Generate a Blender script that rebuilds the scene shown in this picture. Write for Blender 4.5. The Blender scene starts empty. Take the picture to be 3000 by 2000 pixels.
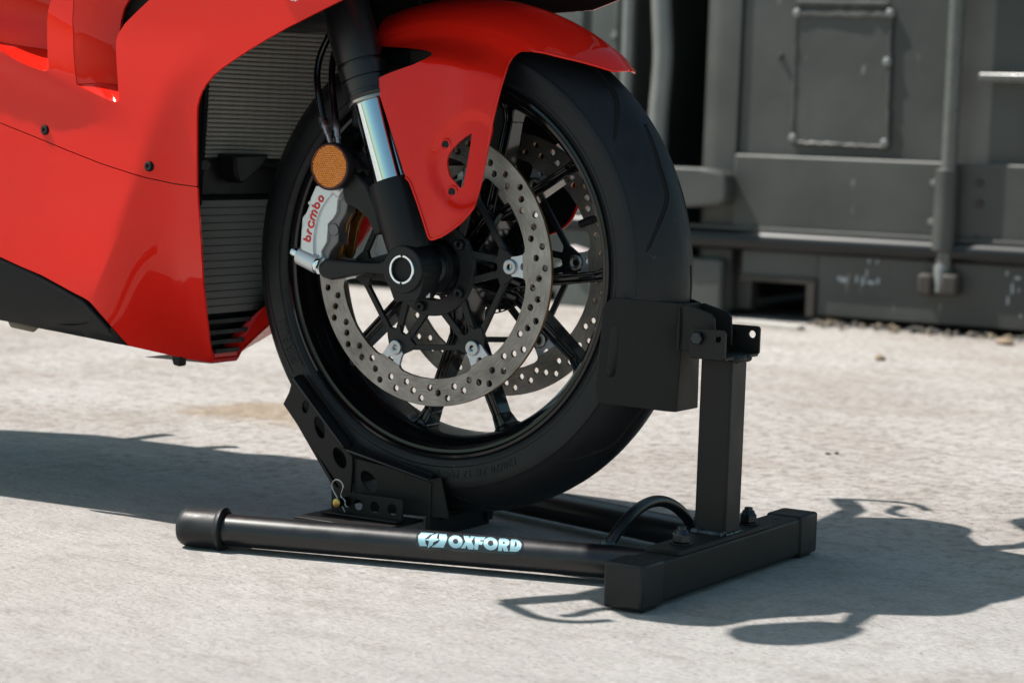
import bpy, bmesh, math, random
from mathutils import Vector, Matrix
from mathutils.geometry import delaunay_2d_cdt
random.seed(7)
sc = bpy.context.scene
COL = sc.collection
PI = math.pi
# ------------------------------------------------------------------ camera
CAM = (1.4729, -2.2962, 0.5097); YAW, PIT, ROL, FPX = 0.549409, 0.0955817, 0.0343128, 6585.42
ZC = 0.33904                      # height of the wheel axle
def cam_axes():
    f = Vector((-math.sin(YAW)*math.cos(PIT), math.cos(YAW)*math.cos(PIT), -math.sin(PIT)))
    r = Vector((math.cos(YAW), math.sin(YAW), 0)); u = r.cross(f)
    c, s = math.cos(ROL), math.sin(ROL)
    return f, c*r+s*u, -s*r+c*u
CF, CR, CU = cam_axes()
cam = bpy.data.cameras.new('camera'); co = bpy.data.objects.new('camera', cam); COL.objects.link(co)
m = Matrix((CR, CU, -CF)).transposed().to_4x4(); m.translation = Vector(CAM); co.matrix_world = m
cam.sensor_width = 36; cam.lens = FPX*36/3000; cam.clip_start = .05; cam.clip_end = 400
cam.dof.use_dof = True; cam.dof.focus_distance = 2.62; cam.dof.aperture_fstop = 6.8
sc.camera = co
# ------------------------------------------------------------------ light
SX, SY = 0.60, 0.215               # shadow shift per metre of height
sun_dir = Vector((-SX, -SY, 1)).normalized()
elev = math.asin(sun_dir.z); rot = math.atan2(sun_dir.x, sun_dir.y)
w = bpy.data.worlds.new("World"); sc.world = w; w.use_nodes = True
nt = w.node_tree; nt.nodes.clear()
sky = nt.nodes.new('ShaderNodeTexSky'); sky.sky_type = 'NISHITA'; sky.sun_disc = False
sky.sun_elevation = elev; sky.sun_rotation = rot; sky.air_density = 1.1; sky.dust_density = 1.6; sky.ozone_density = 1.2
bg = nt.nodes.new('ShaderNodeBackground'); bg.inputs[1].default_value = 0.085
wo = nt.nodes.new('ShaderNodeOutputWorld')
tint = nt.nodes.new('ShaderNodeMix'); tint.data_type = 'RGBA'; tint.blend_type = 'MULTIPLY'; tint.inputs[0].default_value = 1; tint.inputs[7].default_value = (.90, 1.08, .92, 1)
nt.links.new(sky.outputs[0], tint.inputs[6]); nt.links.new(tint.outputs[2], bg.inputs[0]); nt.links.new(bg.outputs[0], wo.inputs[0])
sl = bpy.data.lights.new('sun', 'SUN'); sl.energy = 5.0; sl.angle = math.radians(.53); sl.color = (1, .955, .90)
so = bpy.data.objects.new('sun', sl); COL.objects.link(so)
so.rotation_euler = sun_dir.to_track_quat('Z', 'Y').to_euler(); so.location = (-3, -1, 6)
sc.view_settings.view_transform = 'Standard'; sc.view_settings.look = 'None'
sc.view_settings.exposure = 0.62; sc.view_settings.gamma = 1; sc.view_settings.use_curve_mapping = False
sc.cycles.max_bounces = 8
# ------------------------------------------------------------------ ray helpers: pixel of the 3000x2000 frame -> point on a surface
def rdir(px, py): return CF + CR*((px-1500)/FPX) - CU*((py-1000)/FPX)
def hit(px, py, pt, n):
    d = rdir(px, py); o = Vector(CAM); pt = Vector(pt); n = Vector(n)
    return o + d*((pt-o).dot(n)/d.dot(n))
def PY(px, py, y): return hit(px, py, (0, y, 0), (0, 1, 0))
def PX(px, py, x): return hit(px, py, (x, 0, 0), (1, 0, 0))
def PZ(px, py, z=0): return hit(px, py, (0, 0, z), (0, 0, 1))
def PF(px, py, F, y0=-.2):
    y = y0
    for _ in range(30):
        p = PY(px, py, y); y = .5*y+.5*F(p.x, p.z)
    p = PY(px, py, y); return p
def lerp(a, b, t): return a+(b-a)*t
def tab(T, v):
    if v <= T[0][0]: return T[0][1]
    for (a, b), (c, d) in zip(T, T[1:]):
        if v <= c: return lerp(b, d, (v-a)/(c-a))
    return T[-1][1]
def sstep(t): t = max(0, min(1, t)); return t*t*(3-2*t)
def catmull(P, n=6, closed=False):
    P = [Vector(p) for p in P]; out = []; N = len(P)
    rng = range(N) if closed else range(N-1)
    for i in rng:
        p0 = P[i-1] if (closed or i > 0) else P[0]*2-P[1]
        p1 = P[i]; p2 = P[(i+1) % N]
        p3 = P[(i+2) % N] if (closed or i+2 < N) else P[-1]*2-P[-2]
        for k in range(n):
            t = k/n
            out.append(.5*((2*p1)+(p2-p0)*t+(2*p0-5*p1+4*p2-p3)*t*t+(3*p1-p0-3*p2+p3)*t**3))
    if not closed: out.append(P[-1])
    return out
# ------------------------------------------------------------------ mesh builder
class M:
    def __init__(s): s.v = []; s.f = []; s.mi = []; s.cur = 0
    def add(s, vs, fs, mi=None):
        n = len(s.v); s.v += [tuple(v) for v in vs]
        for f in fs: s.f.append([i+n for i in f]); s.mi.append(s.cur if mi is None else mi)
        return s
    def box(s, lo, hi, T=None):
        (a, b, c), (d, e, f) = lo, hi
        vs = [(a,b,c),(d,b,c),(d,e,c),(a,e,c),(a,b,f),(d,b,f),(d,e,f),(a,e,f)]
        if T: vs = [T(*v) for v in vs]
        s.add(vs, [(0,3,2,1),(4,5,6,7),(0,1,5,4),(1,2,6,5),(2,3,7,6),(3,0,4,7)]); return s
    def tube(s, P, r, seg=12, caps=True, closed=False, flat=None):
        P = [Vector(p) for p in P]; N = len(P); rs = r if isinstance(r, (list, tuple)) else [r]*N
        up = None; vs = []; 
        for i, p in enumerate(P):
            a = P[i-1] if (i > 0 or closed) else p; b = P[(i+1) % N] if (i < N-1 or closed) else p
            t = (b-a).normalized()
            if up is None:
                up = t.orthogonal().normalized() if flat is None else Vector(flat)
            up = (up-t*up.dot(t)).normalized(); sd = t.cross(up)
            for k in range(seg):
                an = 2*PI*k/seg; vs.append(p+(up*math.cos(an)+sd*math.sin(an))*rs[i])
        fs = []
        for i in range(N if closed else N-1):
            j = (i+1) % N
            for k in range(seg):
                l = (k+1) % seg; fs.append((i*seg+k, i*seg+l, j*seg+l, j*seg+k))
        if caps and not closed:
            fs.append(tuple(range(seg))[::-1]); fs.append(tuple((N-1)*seg+k for k in range(seg)))
        s.add(vs, fs); return s
    def cyl(s, a, b, r, r2=None, seg=24, caps=True): return s.tube([a, b], [r, r if r2 is None else r2], seg, caps)
    def lathe(s, prof, c=(0, 0, ZC), seg=96, closed=True, axis='y'):
        # prof: list (r, offset along axis)
        c = Vector(c); n = len(prof); vs = []
        for k in range(seg):
            a = 2*PI*k/seg
            for r, y in prof:
                if axis == 'y': vs.append(c+Vector((r*math.cos(a), y, r*math.sin(a))))
                else:
                    vs.append(c+Vector((r*math.cos(a), r*math.sin(a), y)))
        fs = []
        for k in range(seg):
            l = (k+1) % seg
            for j in range(n if closed else n-1):
                q = (j+1) % n; fs.append((k*n+j, l*n+j, l*n+q, k*n+q))
        s.add(vs, fs); return s
    def sheet(s, outline, holes, F, B, spacing=0, back=None, wallm=None):
        """outline/holes in 2-D, F/B map (u,v) to the front/back point"""
        def dens(L):
            if not spacing: return [tuple(p)[:2] for p in L]
            o = []
            for i in range(len(L)):
                a = L[i]; b = L[(i+1) % len(L)]; d = math.hypot(b[0]-a[0], b[1]-a[1]); n = max(1, int(d/spacing))
                o += [(lerp(a[0], b[0], k/n), lerp(a[1], b[1], k/n)) for k in range(n)]
            return o
        loops = [dens(outline)]+[dens(h) for h in holes]
        def inside(p, L):
            c = False; j = len(L)-1; x, y = p
            for i in range(len(L)):
                if (L[i][1] > y) != (L[j][1] > y) and x < (L[j][0]-L[i][0])*(y-L[i][1])/(L[j][1]-L[i][1])+L[i][0]: c = not c
                j = i
            return c
        vs = []; es = []
        for L in loops:
            n = len(vs); vs += [Vector(p) for p in L]; es += [(n+i, n+(i+1) % len(L)) for i in range(len(L))]
        nb = len(vs)
        if spacing:
            xs = [p[0] for p in loops[0]]; ys = [p[1] for p in loops[0]]
            y = min(ys)+spacing/2; row = 0
            while y < max(ys):
                x = min(xs)+spacing/2*(1+row % 2)
                while x < max(xs):
                    if inside((x, y), loops[0]) and not any(inside((x, y), h) for h in loops[1:]):
                        if min((v.x-x)**2+(v.y-y)**2 for v in vs[:nb]) > (.45*spacing)**2: vs.append(Vector((x, y)))
                    x += spacing
                y += spacing*.87; row += 1
        V, E, Fc, _, _, _ = delaunay_2d_cdt(vs, es, [], 0, 1e-7)
        tri = []
        for f in Fc:
            c = sum((V[i] for i in f), Vector((0, 0)))/len(f)
            if inside(c, loops[0]) and not any(inside(c, h) for h in loops[1:]): tri.append(tuple(f))
        fr = [F(v.x, v.y) for v in V]; n = len(V)
        if B is None: s.add(fr, tri); return s
        bk = [B(v.x, v.y) for v in V]
        cnt = {}
        for f in tri:
            for i in range(3):
                a, b = f[i], f[(i+1) % 3]; cnt[(a, b)] = 1
        wall = [(a, b) for (a, b) in cnt if (b, a) not in cnt]
        c0 = s.cur
        s.add(fr+bk, tri+[(b, a, n+a, n+b) for a, b in wall]+[(f[2]+n, f[1]+n, f[0]+n) for f in tri])
        if back is not None:
            for k in range(len(tri)): s.mi[-1-k] = back
        if wallm is not None:
            for k in range(len(wall)): s.mi[-1-len(tri)-k] = wallm
        return s
    def plate(s, outline, holes, o, U, V, t, spacing=0, wallm=None):
        """flat plate: front face through o spanned by U,V; thickness t backwards along -(UxV)"""
        o, U, V = Vector(o), Vector(U).normalized(), Vector(V).normalized(); N = U.cross(V).normalized()
        return s.sheet(outline, holes, lambda u, v: o+U*u+V*v, lambda u, v: o+U*u+V*v-N*t, spacing, None, wallm)
def circ(cx, cy, r, n=16, ry=None, a0=0): return [(cx+r*math.cos(a0+2*PI*k/n), cy+(ry or r)*math.sin(a0+2*PI*k/n)) for k in range(n)]
def rrect(x0, y0, x1, y1, r, n=4):
    o = []
    for cx, cy, a in ((x1-r, y1-r, 0), (x0+r, y1-r, PI/2), (x0+r, y0+r, PI), (x1-r, y0+r, 1.5*PI)):
        o += [(cx+r*math.cos(a+PI/2*k/n), cy+r*math.sin(a+PI/2*k/n)) for k in range(n+1)]
    return o
def mesh_of(name, mb, mats, smooth=35):
    me = bpy.data.meshes.new(name); me.from_pydata(mb.v, [], mb.f); 
    for x in (mats if isinstance(mats, (list, tuple)) else [mats]): me.materials.append(x)
    if any(mb.mi): me.polygons.foreach_set('material_index', mb.mi)
    bm = bmesh.new(); bm.from_mesh(me); bmesh.ops.remove_doubles(bm, verts=bm.verts, dist=1e-6)
    bmesh.ops.recalc_face_normals(bm, faces=bm.faces); bm.to_mesh(me); bm.free()
    if smooth:
        me.polygons.foreach_set('use_smooth', [True]*len(me.polygons)); me.set_sharp_from_angle(angle=math.radians(smooth))
    me.update(); return me
def link(o, parent):
    COL.objects.link(o)
    if parent is not None:
        o.parent = parent; o.matrix_parent_inverse = wm(parent).inverted()
    return o
WM = {}
def wm(o):
    """world matrix of a freshly built object (no depsgraph update needed)"""
    m = Matrix.LocRotScale(o.location, o.rotation_euler, o.scale)
    return wm(o.parent) @ o.matrix_parent_inverse @ m if o.parent else m
def obj(name, mb, mats, parent=None, bevel=0, smooth=35, seg=2, **tags):
    me = mesh_of(name, mb, mats, smooth)
    c = sum((v.co for v in me.vertices), Vector())/max(1, len(me.vertices))
    me.transform(Matrix.Translation(-c))
    o = bpy.data.objects.new(name, me); o.location = c; link(o, parent)
    if bevel:
        b = o.modifiers.new('bevel', 'BEVEL'); b.width = bevel; b.segments = seg; b.limit_method = 'ANGLE'; b.angle_limit = math.radians(40)
        if smooth: b.harden_normals = False
    for k, v in tags.items(): o[k] = v
    return o
def dup(o, parent, shift=None, mat=None):
    """copy of a mesh object; mat = extra world transform, or shift = translation"""
    c = o.copy(); COL.objects.link(c)
    W = wm(o); W = (mat @ W) if mat is not None else Matrix.Translation(shift) @ W
    c.parent = parent
    if parent is not None: c.matrix_parent_inverse = wm(parent).inverted()
    c.location, q, c.scale = W.decompose(); c.rotation_euler = q.to_euler()
    return c
def thing(name, label, cat, loc=(0, 0, 0), group=None):
    o = bpy.data.objects.new(name, None); COL.objects.link(o); o.location = loc; o.empty_display_size = .05
    o['label'] = label; o['category'] = cat
    if group: o['group'] = group
    return o
def tag(o, label, cat, group=None):
    o['label'] = label; o['category'] = cat
    if group: o['group'] = group
    return o
def struct(o): o['kind'] = 'structure'; return o
def text_mb(body, size, place, depth=.0006, shear=0, spacing=1.0):
    """text as flat letters with depth, each vertex placed by place(u, v, d)"""
    cu = bpy.data.curves.new('text', 'FONT'); cu.body = body; cu.size = size; cu.extrude = depth/2; cu.resolution_u = 3
    cu.shear = shear; cu.space_character = spacing
    o = bpy.data.objects.new('text', cu); COL.objects.link(o)
    dg = bpy.context.evaluated_depsgraph_get(); me = bpy.data.meshes.new_from_object(o.evaluated_get(dg))
    mb = M(); mb.add([place(v.co.x, v.co.y, v.co.z+depth/2) for v in me.vertices], [tuple(p.vertices) for p in me.polygons])
    bpy.data.objects.remove(o); bpy.data.curves.remove(cu); bpy.data.meshes.remove(me)
    return mb
# ------------------------------------------------------------------ materials
def mat(name, col, rough=.5, metal=0, coat=0, spec=.5, bump=None, var=None, coat_rough=.03):
    m = bpy.data.materials.new(name); m.use_nodes = True; nt = m.node_tree; b = nt.nodes['Principled BSDF']
    b.inputs['Base Color'].default_value = (*col, 1); b.inputs['Roughness'].default_value = rough; b.inputs['Metallic'].default_value = metal
    b.inputs['Coat Weight'].default_value = coat; b.inputs['Coat Roughness'].default_value = coat_rough; b.inputs['Specular IOR Level'].default_value = spec
    tc = nt.nodes.new('ShaderNodeTexCoord')
    if bump:
        sc_, st, dist = bump
        n = nt.nodes.new('ShaderNodeTexNoise'); n.inputs['Scale'].default_value = sc_; n.inputs['Detail'].default_value = 4
        bu = nt.nodes.new('ShaderNodeBump'); bu.inputs['Strength'].default_value = st; bu.inputs['Distance'].default_value = dist
        nt.links.new(tc.outputs['Object'], n.inputs['Vector']); nt.links.new(n.outputs[0], bu.inputs['Height']); nt.links.new(bu.outputs[0], b.inputs['Normal'])
    if var:
        sc_, amt, ra = var      # scale, colour variation, roughness variation
        n = nt.nodes.new('ShaderNodeTexNoise'); n.inputs['Scale'].default_value = sc_; n.inputs['Detail'].default_value = 6; n.inputs['Roughness'].default_value = .65
        nt.links.new(tc.outputs['Object'], n.inputs['Vector'])
        mx = nt.nodes.new('ShaderNodeMix'); mx.data_type = 'RGBA'
        mx.inputs[6].default_value = (*[c*(1-amt) for c in col], 1); mx.inputs[7].default_value = (*[min(1, c*(1+amt)) for c in col], 1)
        nt.links.new(n.outputs[0], mx.inputs[0]); nt.links.new(mx.outputs[2], b.inputs['Base Color'])
        mr = nt.nodes.new('ShaderNodeMapRange'); mr.inputs[1].default_value = .3; mr.inputs[2].default_value = .7
        mr.inputs[3].default_value = max(.02, rough-ra); mr.inputs[4].default_value = min(1, rough+ra)
        nt.links.new(n.outputs[0], mr.inputs[0]); nt.links.new(mr.outputs[0], b.inputs['Roughness'])
    return m
RED = mat('red paint', (.74, .017, .009), .45, coat=.9, coat_rough=.02, spec=0.0, var=(6, .03, .02))
RED.node_tree.nodes['Principled BSDF'].inputs['Coat IOR'].default_value = 1.40
BLKP = mat('black plastic', (.010, .010, .011), .48, spec=.22, bump=(900, .15, .0004), var=(30, .2, .08))
BLKG = mat('black gloss', (.004, .004, .005), .14, spec=.35, coat=.25)
CAST = mat('black cast metal', (.007, .0075, .009), .40, spec=.30, bump=(700, .12, .0003), var=(40, .25, .08))
SATIN = mat('black satin enamel', (.0055, .006, .0075), .33, spec=.6, bump=(1400, .30, .00012), var=(25, .2, .06))
POWD = mat('black powder coat', (.0155, .0142, .0140), .45, spec=.22, bump=(1600, .25, .0002), var=(18, .18, .07))
RUB = mat('tyre rubber', (.0065, .0072, .0092), .50, spec=.34, bump=(500, .12, .0003), var=(26, .35, .10))
def dusty(m, scale, thr, col):
    nt = m.node_tree; b = nt.nodes['Principled BSDF']; src = b.inputs['Base Color'].links[0].from_socket
    tc = nt.nodes.new('ShaderNodeTexCoord'); n = nt.nodes.new('ShaderNodeTexNoise'); n.inputs['Scale'].default_value = scale; n.inputs['Detail'].default_value = 5; n.inputs['Roughness'].default_value = .7
    nt.links.new(tc.outputs['Object'], n.inputs['Vector']); r = nt.nodes.new('ShaderNodeValToRGB'); r.color_ramp.elements[0].position = thr; r.color_ramp.elements[1].position = thr+.05
    nt.links.new(n.outputs[0], r.inputs[0]); x = nt.nodes.new('ShaderNodeMix'); x.data_type = 'RGBA'
    nt.links.new(r.outputs[0], x.inputs[0]); nt.links.new(src, x.inputs[6]); x.inputs[7].default_value = (*col, 1); nt.links.new(x.outputs[2], b.inputs['Base Color'])
dusty(RUB, 95, .66, (.055, .06, .06)); dusty(POWD, 70, .70, (.05, .048, .045)); dusty(SATIN, 60, .72, (.045, .045, .045))
RUBCAP = mat('rubber cap', (.013, .0135, .015), .45, spec=.32, bump=(220, .15, .0005), var=(35, .35, .12))
CHROME = mat('polished chrome', (.70, .80, .83), .045, 1, var=(14, .03, .02))
STEEL = mat('zinc steel', (.42, .43, .44), .33, 1, var=(120, .25, .12))
DKSTEEL = mat('dark steel', (.045, .05, .055), .34, 1, var=(90, .3, .1))
ALU = mat('silver caliper alloy', (.62, .66, .68), .38, .55, coat=.25, bump=(900, .08, .0002), var=(40, .06, .06))
ALUD = mat('grey machined alloy', (.16, .16, .165), .42, .7, var=(60, .25, .1))
GOLD = mat('gold pad plate', (.26, .12, .03), .4, .8, var=(80, .3, .1))
BRASS = mat('brass pin', (.60, .38, .11), .38, .9, var=(160, .3, .1))
WIRE = mat('steel wire', (.5, .46, .42), .3, 1)
LETR = mat('red lettering', (.62, .02, .015), .35, coat=.4)
AMBER = mat('amber reflector', (.80, .25, .010), .12, coat=1)
AMBD = mat('amber reflector back', (.10, .02, .004), .3)
CHR2 = mat('sticker silver', (.27, .45, .50), .35, .35, coat=.3)
STKB = mat('sticker border', (.02, .022, .025), .22, coat=.4)
RADM = mat('radiator tube', (.36, .335, .31), .55, .2, bump=(1300, .4, .0006), var=(180, .4, .12))
COOL = mat('oil cooler core', (.11, .108, .104), .5, .3, bump=(1200, .4, .0006), var=(150, .35, .1))
DARK = mat('black interior and shade', (.006, .006, .006), .8)  # near black for interiors; also paints shade into grooves and hollows
TABM = mat('disc tab steel', (.46, .50, .55), .34, .85, var=(70, .15, .1))
# brushed brake disc: streaks run round the ring
def disc_mat():
    m = mat('brake disc steel', (.32, .30, .285), .38, .75); nt = m.node_tree; b = nt.nodes['Principled BSDF']
    tc = nt.nodes.new('ShaderNodeTexCoord'); sp = nt.nodes.new('ShaderNodeSeparateXYZ'); nt.links.new(tc.outputs['Object'], sp.inputs[0])
    def mth(op, *a):
        n = nt.nodes.new('ShaderNodeMath'); n.operation = op
        for i, x in enumerate(a):
            if isinstance(x, (int, float)): n.inputs[i].default_value = x
            else: nt.links.new(x, n.inputs[i])
        return n.outputs[0]
    r = mth('SQRT', mth('ADD', mth('MULTIPLY', sp.outputs[0], sp.outputs[0]), mth('MULTIPLY', sp.outputs[2], sp.outputs[2])))
    an = mth('ARCTAN2', sp.outputs[2], sp.outputs[0])
    cb = nt.nodes.new('ShaderNodeCombineXYZ'); nt.links.new(mth('MULTIPLY', r, 1600), cb.inputs[0]); nt.links.new(mth('MULTIPLY', an, 9), cb.inputs[1])
    n = nt.nodes.new('ShaderNodeTexNoise'); n.inputs['Scale'].default_value = 1; n.inputs['Detail'].default_value = 5; nt.links.new(cb.outputs[0], n.inputs['Vector'])
    n2 = nt.nodes.new('ShaderNodeTexNoise'); n2.inputs['Scale'].default_value = 22; n2.inputs['Detail'].default_value = 4; nt.links.new(tc.outputs['Object'], n2.inputs['Vector'])
    ad = mth('ADD', mth('MULTIPLY', n.outputs[0], .6), mth('MULTIPLY', n2.outputs[0], .5))
    cr = nt.nodes.new('ShaderNodeValToRGB'); cr.color_ramp.elements[0].position = .38; cr.color_ramp.elements[0].color = (.11, .098, .09, 1)
    cr.color_ramp.elements[1].position = .74; cr.color_ramp.elements[1].color = (.40, .375, .355, 1)
    nt.links.new(ad, cr.inputs[0]); nt.links.new(cr.outputs[0], b.inputs['Base Color'])
    mr = nt.nodes.new('ShaderNodeMapRange'); mr.inputs[3].default_value = .28; mr.inputs[4].default_value = .5; nt.links.new(n.outputs[0], mr.inputs[0]); nt.links.new(mr.outputs[0], b.inputs['Roughness'])
    bu = nt.nodes.new('ShaderNodeBump'); bu.inputs['Strength'].default_value = .25; bu.inputs['Distance'].default_value = .0002; nt.links.new(n.outputs[0], bu.inputs['Height']); nt.links.new(bu.outputs[0], b.inputs['Normal'])
    return m
DISC = disc_mat(); DEDGE = mat('heat tinted disc edge', (.26, .15, .07), .4, .8, var=(60, .5, .1))
def concrete():
    m = mat('sunlit concrete', (.4, .38, .36), .85, spec=.25); nt = m.node_tree; b = nt.nodes['Principled BSDF']; L = nt.links.new
    tc = nt.nodes.new('ShaderNodeTexCoord')
    def noise(scale, st=(1, 1, 1), det=6, rough=.6):
        mp = nt.nodes.new('ShaderNodeMapping'); mp.inputs['Scale'].default_value = st; mp.inputs['Rotation'].default_value = (0, 0, math.radians(9))
        L(tc.outputs['Object'], mp.inputs[0])
        n = nt.nodes.new('ShaderNodeTexNoise'); n.inputs['Scale'].default_value = scale; n.inputs['Detail'].default_value = det; n.inputs['Roughness'].default_value = rough
        L(mp.outputs[0], n.inputs['Vector']); return n.outputs[0]
    def ramp(f, *st):
        c = nt.nodes.new('ShaderNodeValToRGB'); e = c.color_ramp.elements
        e[0].position, e[0].color = st[0][0], (*st[0][1], 1); e[1].position, e[1].color = st[-1][0], (*st[-1][1], 1)
        for p_, c_ in st[1:-1]: k = e.new(p_); k.color = (*c_, 1)
        L(f, c.inputs[0]); return c.outputs[0]
    def mix(kind, fac, a, b_):
        x = nt.nodes.new('ShaderNodeMix'); x.data_type = 'RGBA'; x.blend_type = kind
        if isinstance(fac, (int, float)): x.inputs[0].default_value = fac
        else: L(fac, x.inputs[0])
        for i, q in ((6, a), (7, b_)):
            if isinstance(q, tuple): x.inputs[i].default_value = (*q, 1)
            else: L(q, x.inputs[i])
        return x.outputs[2]
    base = ramp(noise(1.1, det=5), (.32, (.400, .372, .356)), (.5, (.445, .422, .408)), (.7, (.478, .458, .446)))
    mid = ramp(noise(13, (1, 1.5, 1), 8, .68), (.28, (.78, .765, .74)), (.48, (.985, .985, .98)), (.72, (1.08, 1.08, 1.08)))
    c = mix('MULTIPLY', 1, base, mid)
    fine = ramp(noise(170, (.75, 1.3, 1), 5, .7), (.31, (.46, .44, .43)), (.42, (.90, .895, .89)), (.62, (1.09, 1.09, 1.085)))
    c = mix('MULTIPLY', 1, c, fine)
    # farther out the surface is more worn and pitted
    pits = ramp(noise(120, (.9, .6, 1), 4, .6), (.30, (.42, .39, .36)), (.39, (.95, .94, .93)), (.5, (1, 1, 1)))
    sy_ = nt.nodes.new('ShaderNodeSeparateXYZ'); L(tc.outputs['Object'], sy_.inputs[0])
    zn = nt.nodes.new('ShaderNodeMath'); zn.operation = 'MULTIPLY_ADD'; L(sy_.outputs[1], zn.inputs[0]); zn.inputs[1].default_value = .30; L(noise(1.6, det=5), zn.inputs[2])
    zone = ramp(zn.outputs[0], (.42, (.12, .12, .12)), (.72, (1, 1, 1)))
    worn = mix('MULTIPLY', 1, ramp(noise(2.2, (1, 1.2, 1), 6, .6), (.38, (.86, .815, .785)), (.50, (.96, .945, .935)), (.62, (1.04, 1.04, 1.04))), ramp(noise(62, (.8, .62, 1), 5, .62), (.36, (.66, .63, .61)), (.47, (.95, .94, .935)), (.62, (1.10, 1.10, 1.10))))
    c = mix('MULTIPLY', zone, c, worn)
    c = mix('MULTIPLY', zone, c, pits)
    # fine dark pits everywhere
    vo = nt.nodes.new('ShaderNodeTexVoronoi'); vo.inputs['Scale'].default_value = 75; L(tc.outputs['Object'], vo.inputs['Vector'])
    pv = ramp(vo.outputs['Distance'], (.0, (.30, .28, .26)), (.08, (.5, .47, .45)), (.13, (1, 1, 1)))
    gate = ramp(noise(17, det=3), (.56, (0, 0, 0)), (.64, (1, 1, 1)))
    c = mix('MULTIPLY', gate, c, pv)
    # tan stain on the slab behind the fairing
    sp = nt.nodes.new('ShaderNodeVectorMath'); sp.operation = 'DISTANCE'
    mp = nt.nodes.new('ShaderNodeMapping'); mp.inputs['Location'].default_value = (.86, -.79, 0); mp.inputs['Scale'].default_value = (1, 1, 1)
    mp2 = nt.nodes.new('ShaderNodeMapping'); mp2.inputs['Rotation'].default_value = (0, 0, math.radians(-28)); mp2.inputs['Scale'].default_value = (1.75, 3.5, 1)
    L(tc.outputs['Object'], mp.inputs[0]); L(mp.outputs[0], mp2.inputs[0]); L(mp2.outputs[0], sp.inputs[0]); sp.inputs[1].default_value = (0, 0, 0)
    ad = nt.nodes.new('ShaderNodeMath'); ad.operation = 'MULTIPLY_ADD'; L(noise(7, det=5), ad.inputs[0]); ad.inputs[1].default_value = .9; L(sp.outputs['Value'], ad.inputs[2])
    st = ramp(ad.outputs[0], (.70, (1, 1, 1)), (1.50, (0, 0, 0)))
    c = mix('MULTIPLY', st, c, (.76, .645, .52))
    L(c, b.inputs['Base Color'])
    bu = nt.nodes.new('ShaderNodeBump'); bu.inputs['Strength'].default_value = .8; bu.inputs['Distance'].default_value = .004
    L(noise(150, (.7, 1.3, 1), 8, .75), bu.inputs['Height'])
    bu2 = nt.nodes.new('ShaderNodeBump'); bu2.inputs['Strength'].default_value = .9; bu2.inputs['Distance'].default_value = .012
    L(noise(22, (.8, 1.5, 1), 8, .7), bu2.inputs['Height']); L(bu.outputs[0], bu2.inputs['Normal']); L(bu2.outputs[0], b.inputs['Normal'])
    return m
CONC = concrete()
def steel_paint(name, col, spots=True):
    m = mat(name, col, .5, coat=.0, spec=.45); nt = m.node_tree; b = nt.nodes['Principled BSDF']; L = nt.links.new
    tc = nt.nodes.new('ShaderNodeTexCoord')
    n = nt.nodes.new('ShaderNodeTexNoise'); n.inputs['Scale'].default_value = 3.5; n.inputs['Detail'].default_value = 6; L(tc.outputs['Object'], n.inputs['Vector'])
    c = nt.nodes.new('ShaderNodeValToRGB'); e = c.color_ramp.elements; e[0].position = .32; e[0].color = (*[x*.72 for x in col], 1); e[1].position = .68; e[1].color = (*[x*1.25 for x in col], 1)
    L(n.outputs[0], c.inputs[0]); out = c.outputs[0]
    if spots:
        mp = nt.nodes.new('ShaderNodeMapping'); mp.inputs['Scale'].default_value = (1.6, 1, .55); L(tc.outputs['Object'], mp.inputs[0])
        n2 = nt.nodes.new('ShaderNodeTexNoise'); n2.inputs['Scale'].default_value = 16; n2.inputs['Detail'].default_value = 5; L(mp.outputs[0], n2.inputs['Vector'])
        c2 = nt.nodes.new('ShaderNodeValToRGB'); c2.color_ramp.elements[0].position = .70; c2.color_ramp.elements[0].color = (0, 0, 0, 1); c2.color_ramp.elements[1].position = .74
        L(n2.outputs[0], c2.inputs[0])
        mx = nt.nodes.new('ShaderNodeMix'); mx.data_type = 'RGBA'; L(c2.outputs[0], mx.inputs[0]); L(out, mx.inputs[6]); mx.inputs[7].default_value = (.16, .15, .14, 1); out = mx.outputs[2]
    L(out, b.inputs['Base Color'])
    bu = nt.nodes.new('ShaderNodeBump'); bu.inputs['Strength'].default_value = .3; bu.inputs['Distance'].default_value = .02; L(n.outputs[0], bu.inputs['Height']); L(bu.outputs[0], b.inputs['Normal'])
    return m
CONT = steel_paint('container grey-green paint', (.052, .0535, .0505)); CONT2 = steel_paint('container sage paint', (.072, .080, .076))
GASK = mat('black door gasket', (.004, .005, .006), .35, spec=.45); GALV = mat('worn grey pipe', (.17, .175, .17), .36, .2, var=(20, .25, .1)); BARM = mat('dark locking bar paint', (.085, .087, .083), .3, spec=.6, var=(20, .25, .1))
RUST = mat('rusty steel', (.035, .029, .025), .7, var=(30, .5, .1))
# ------------------------------------------------------------------ ground
g = M(); g.add([(-60, -60, 0), (60, -60, 0), (60, 60, 0), (-60, 60, 0)], [(0, 1, 2, 3)])
gm = mesh_of('ground', g, CONC, 0); go = bpy.data.objects.new('ground', gm); COL.objects.link(go); struct(go)
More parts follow.
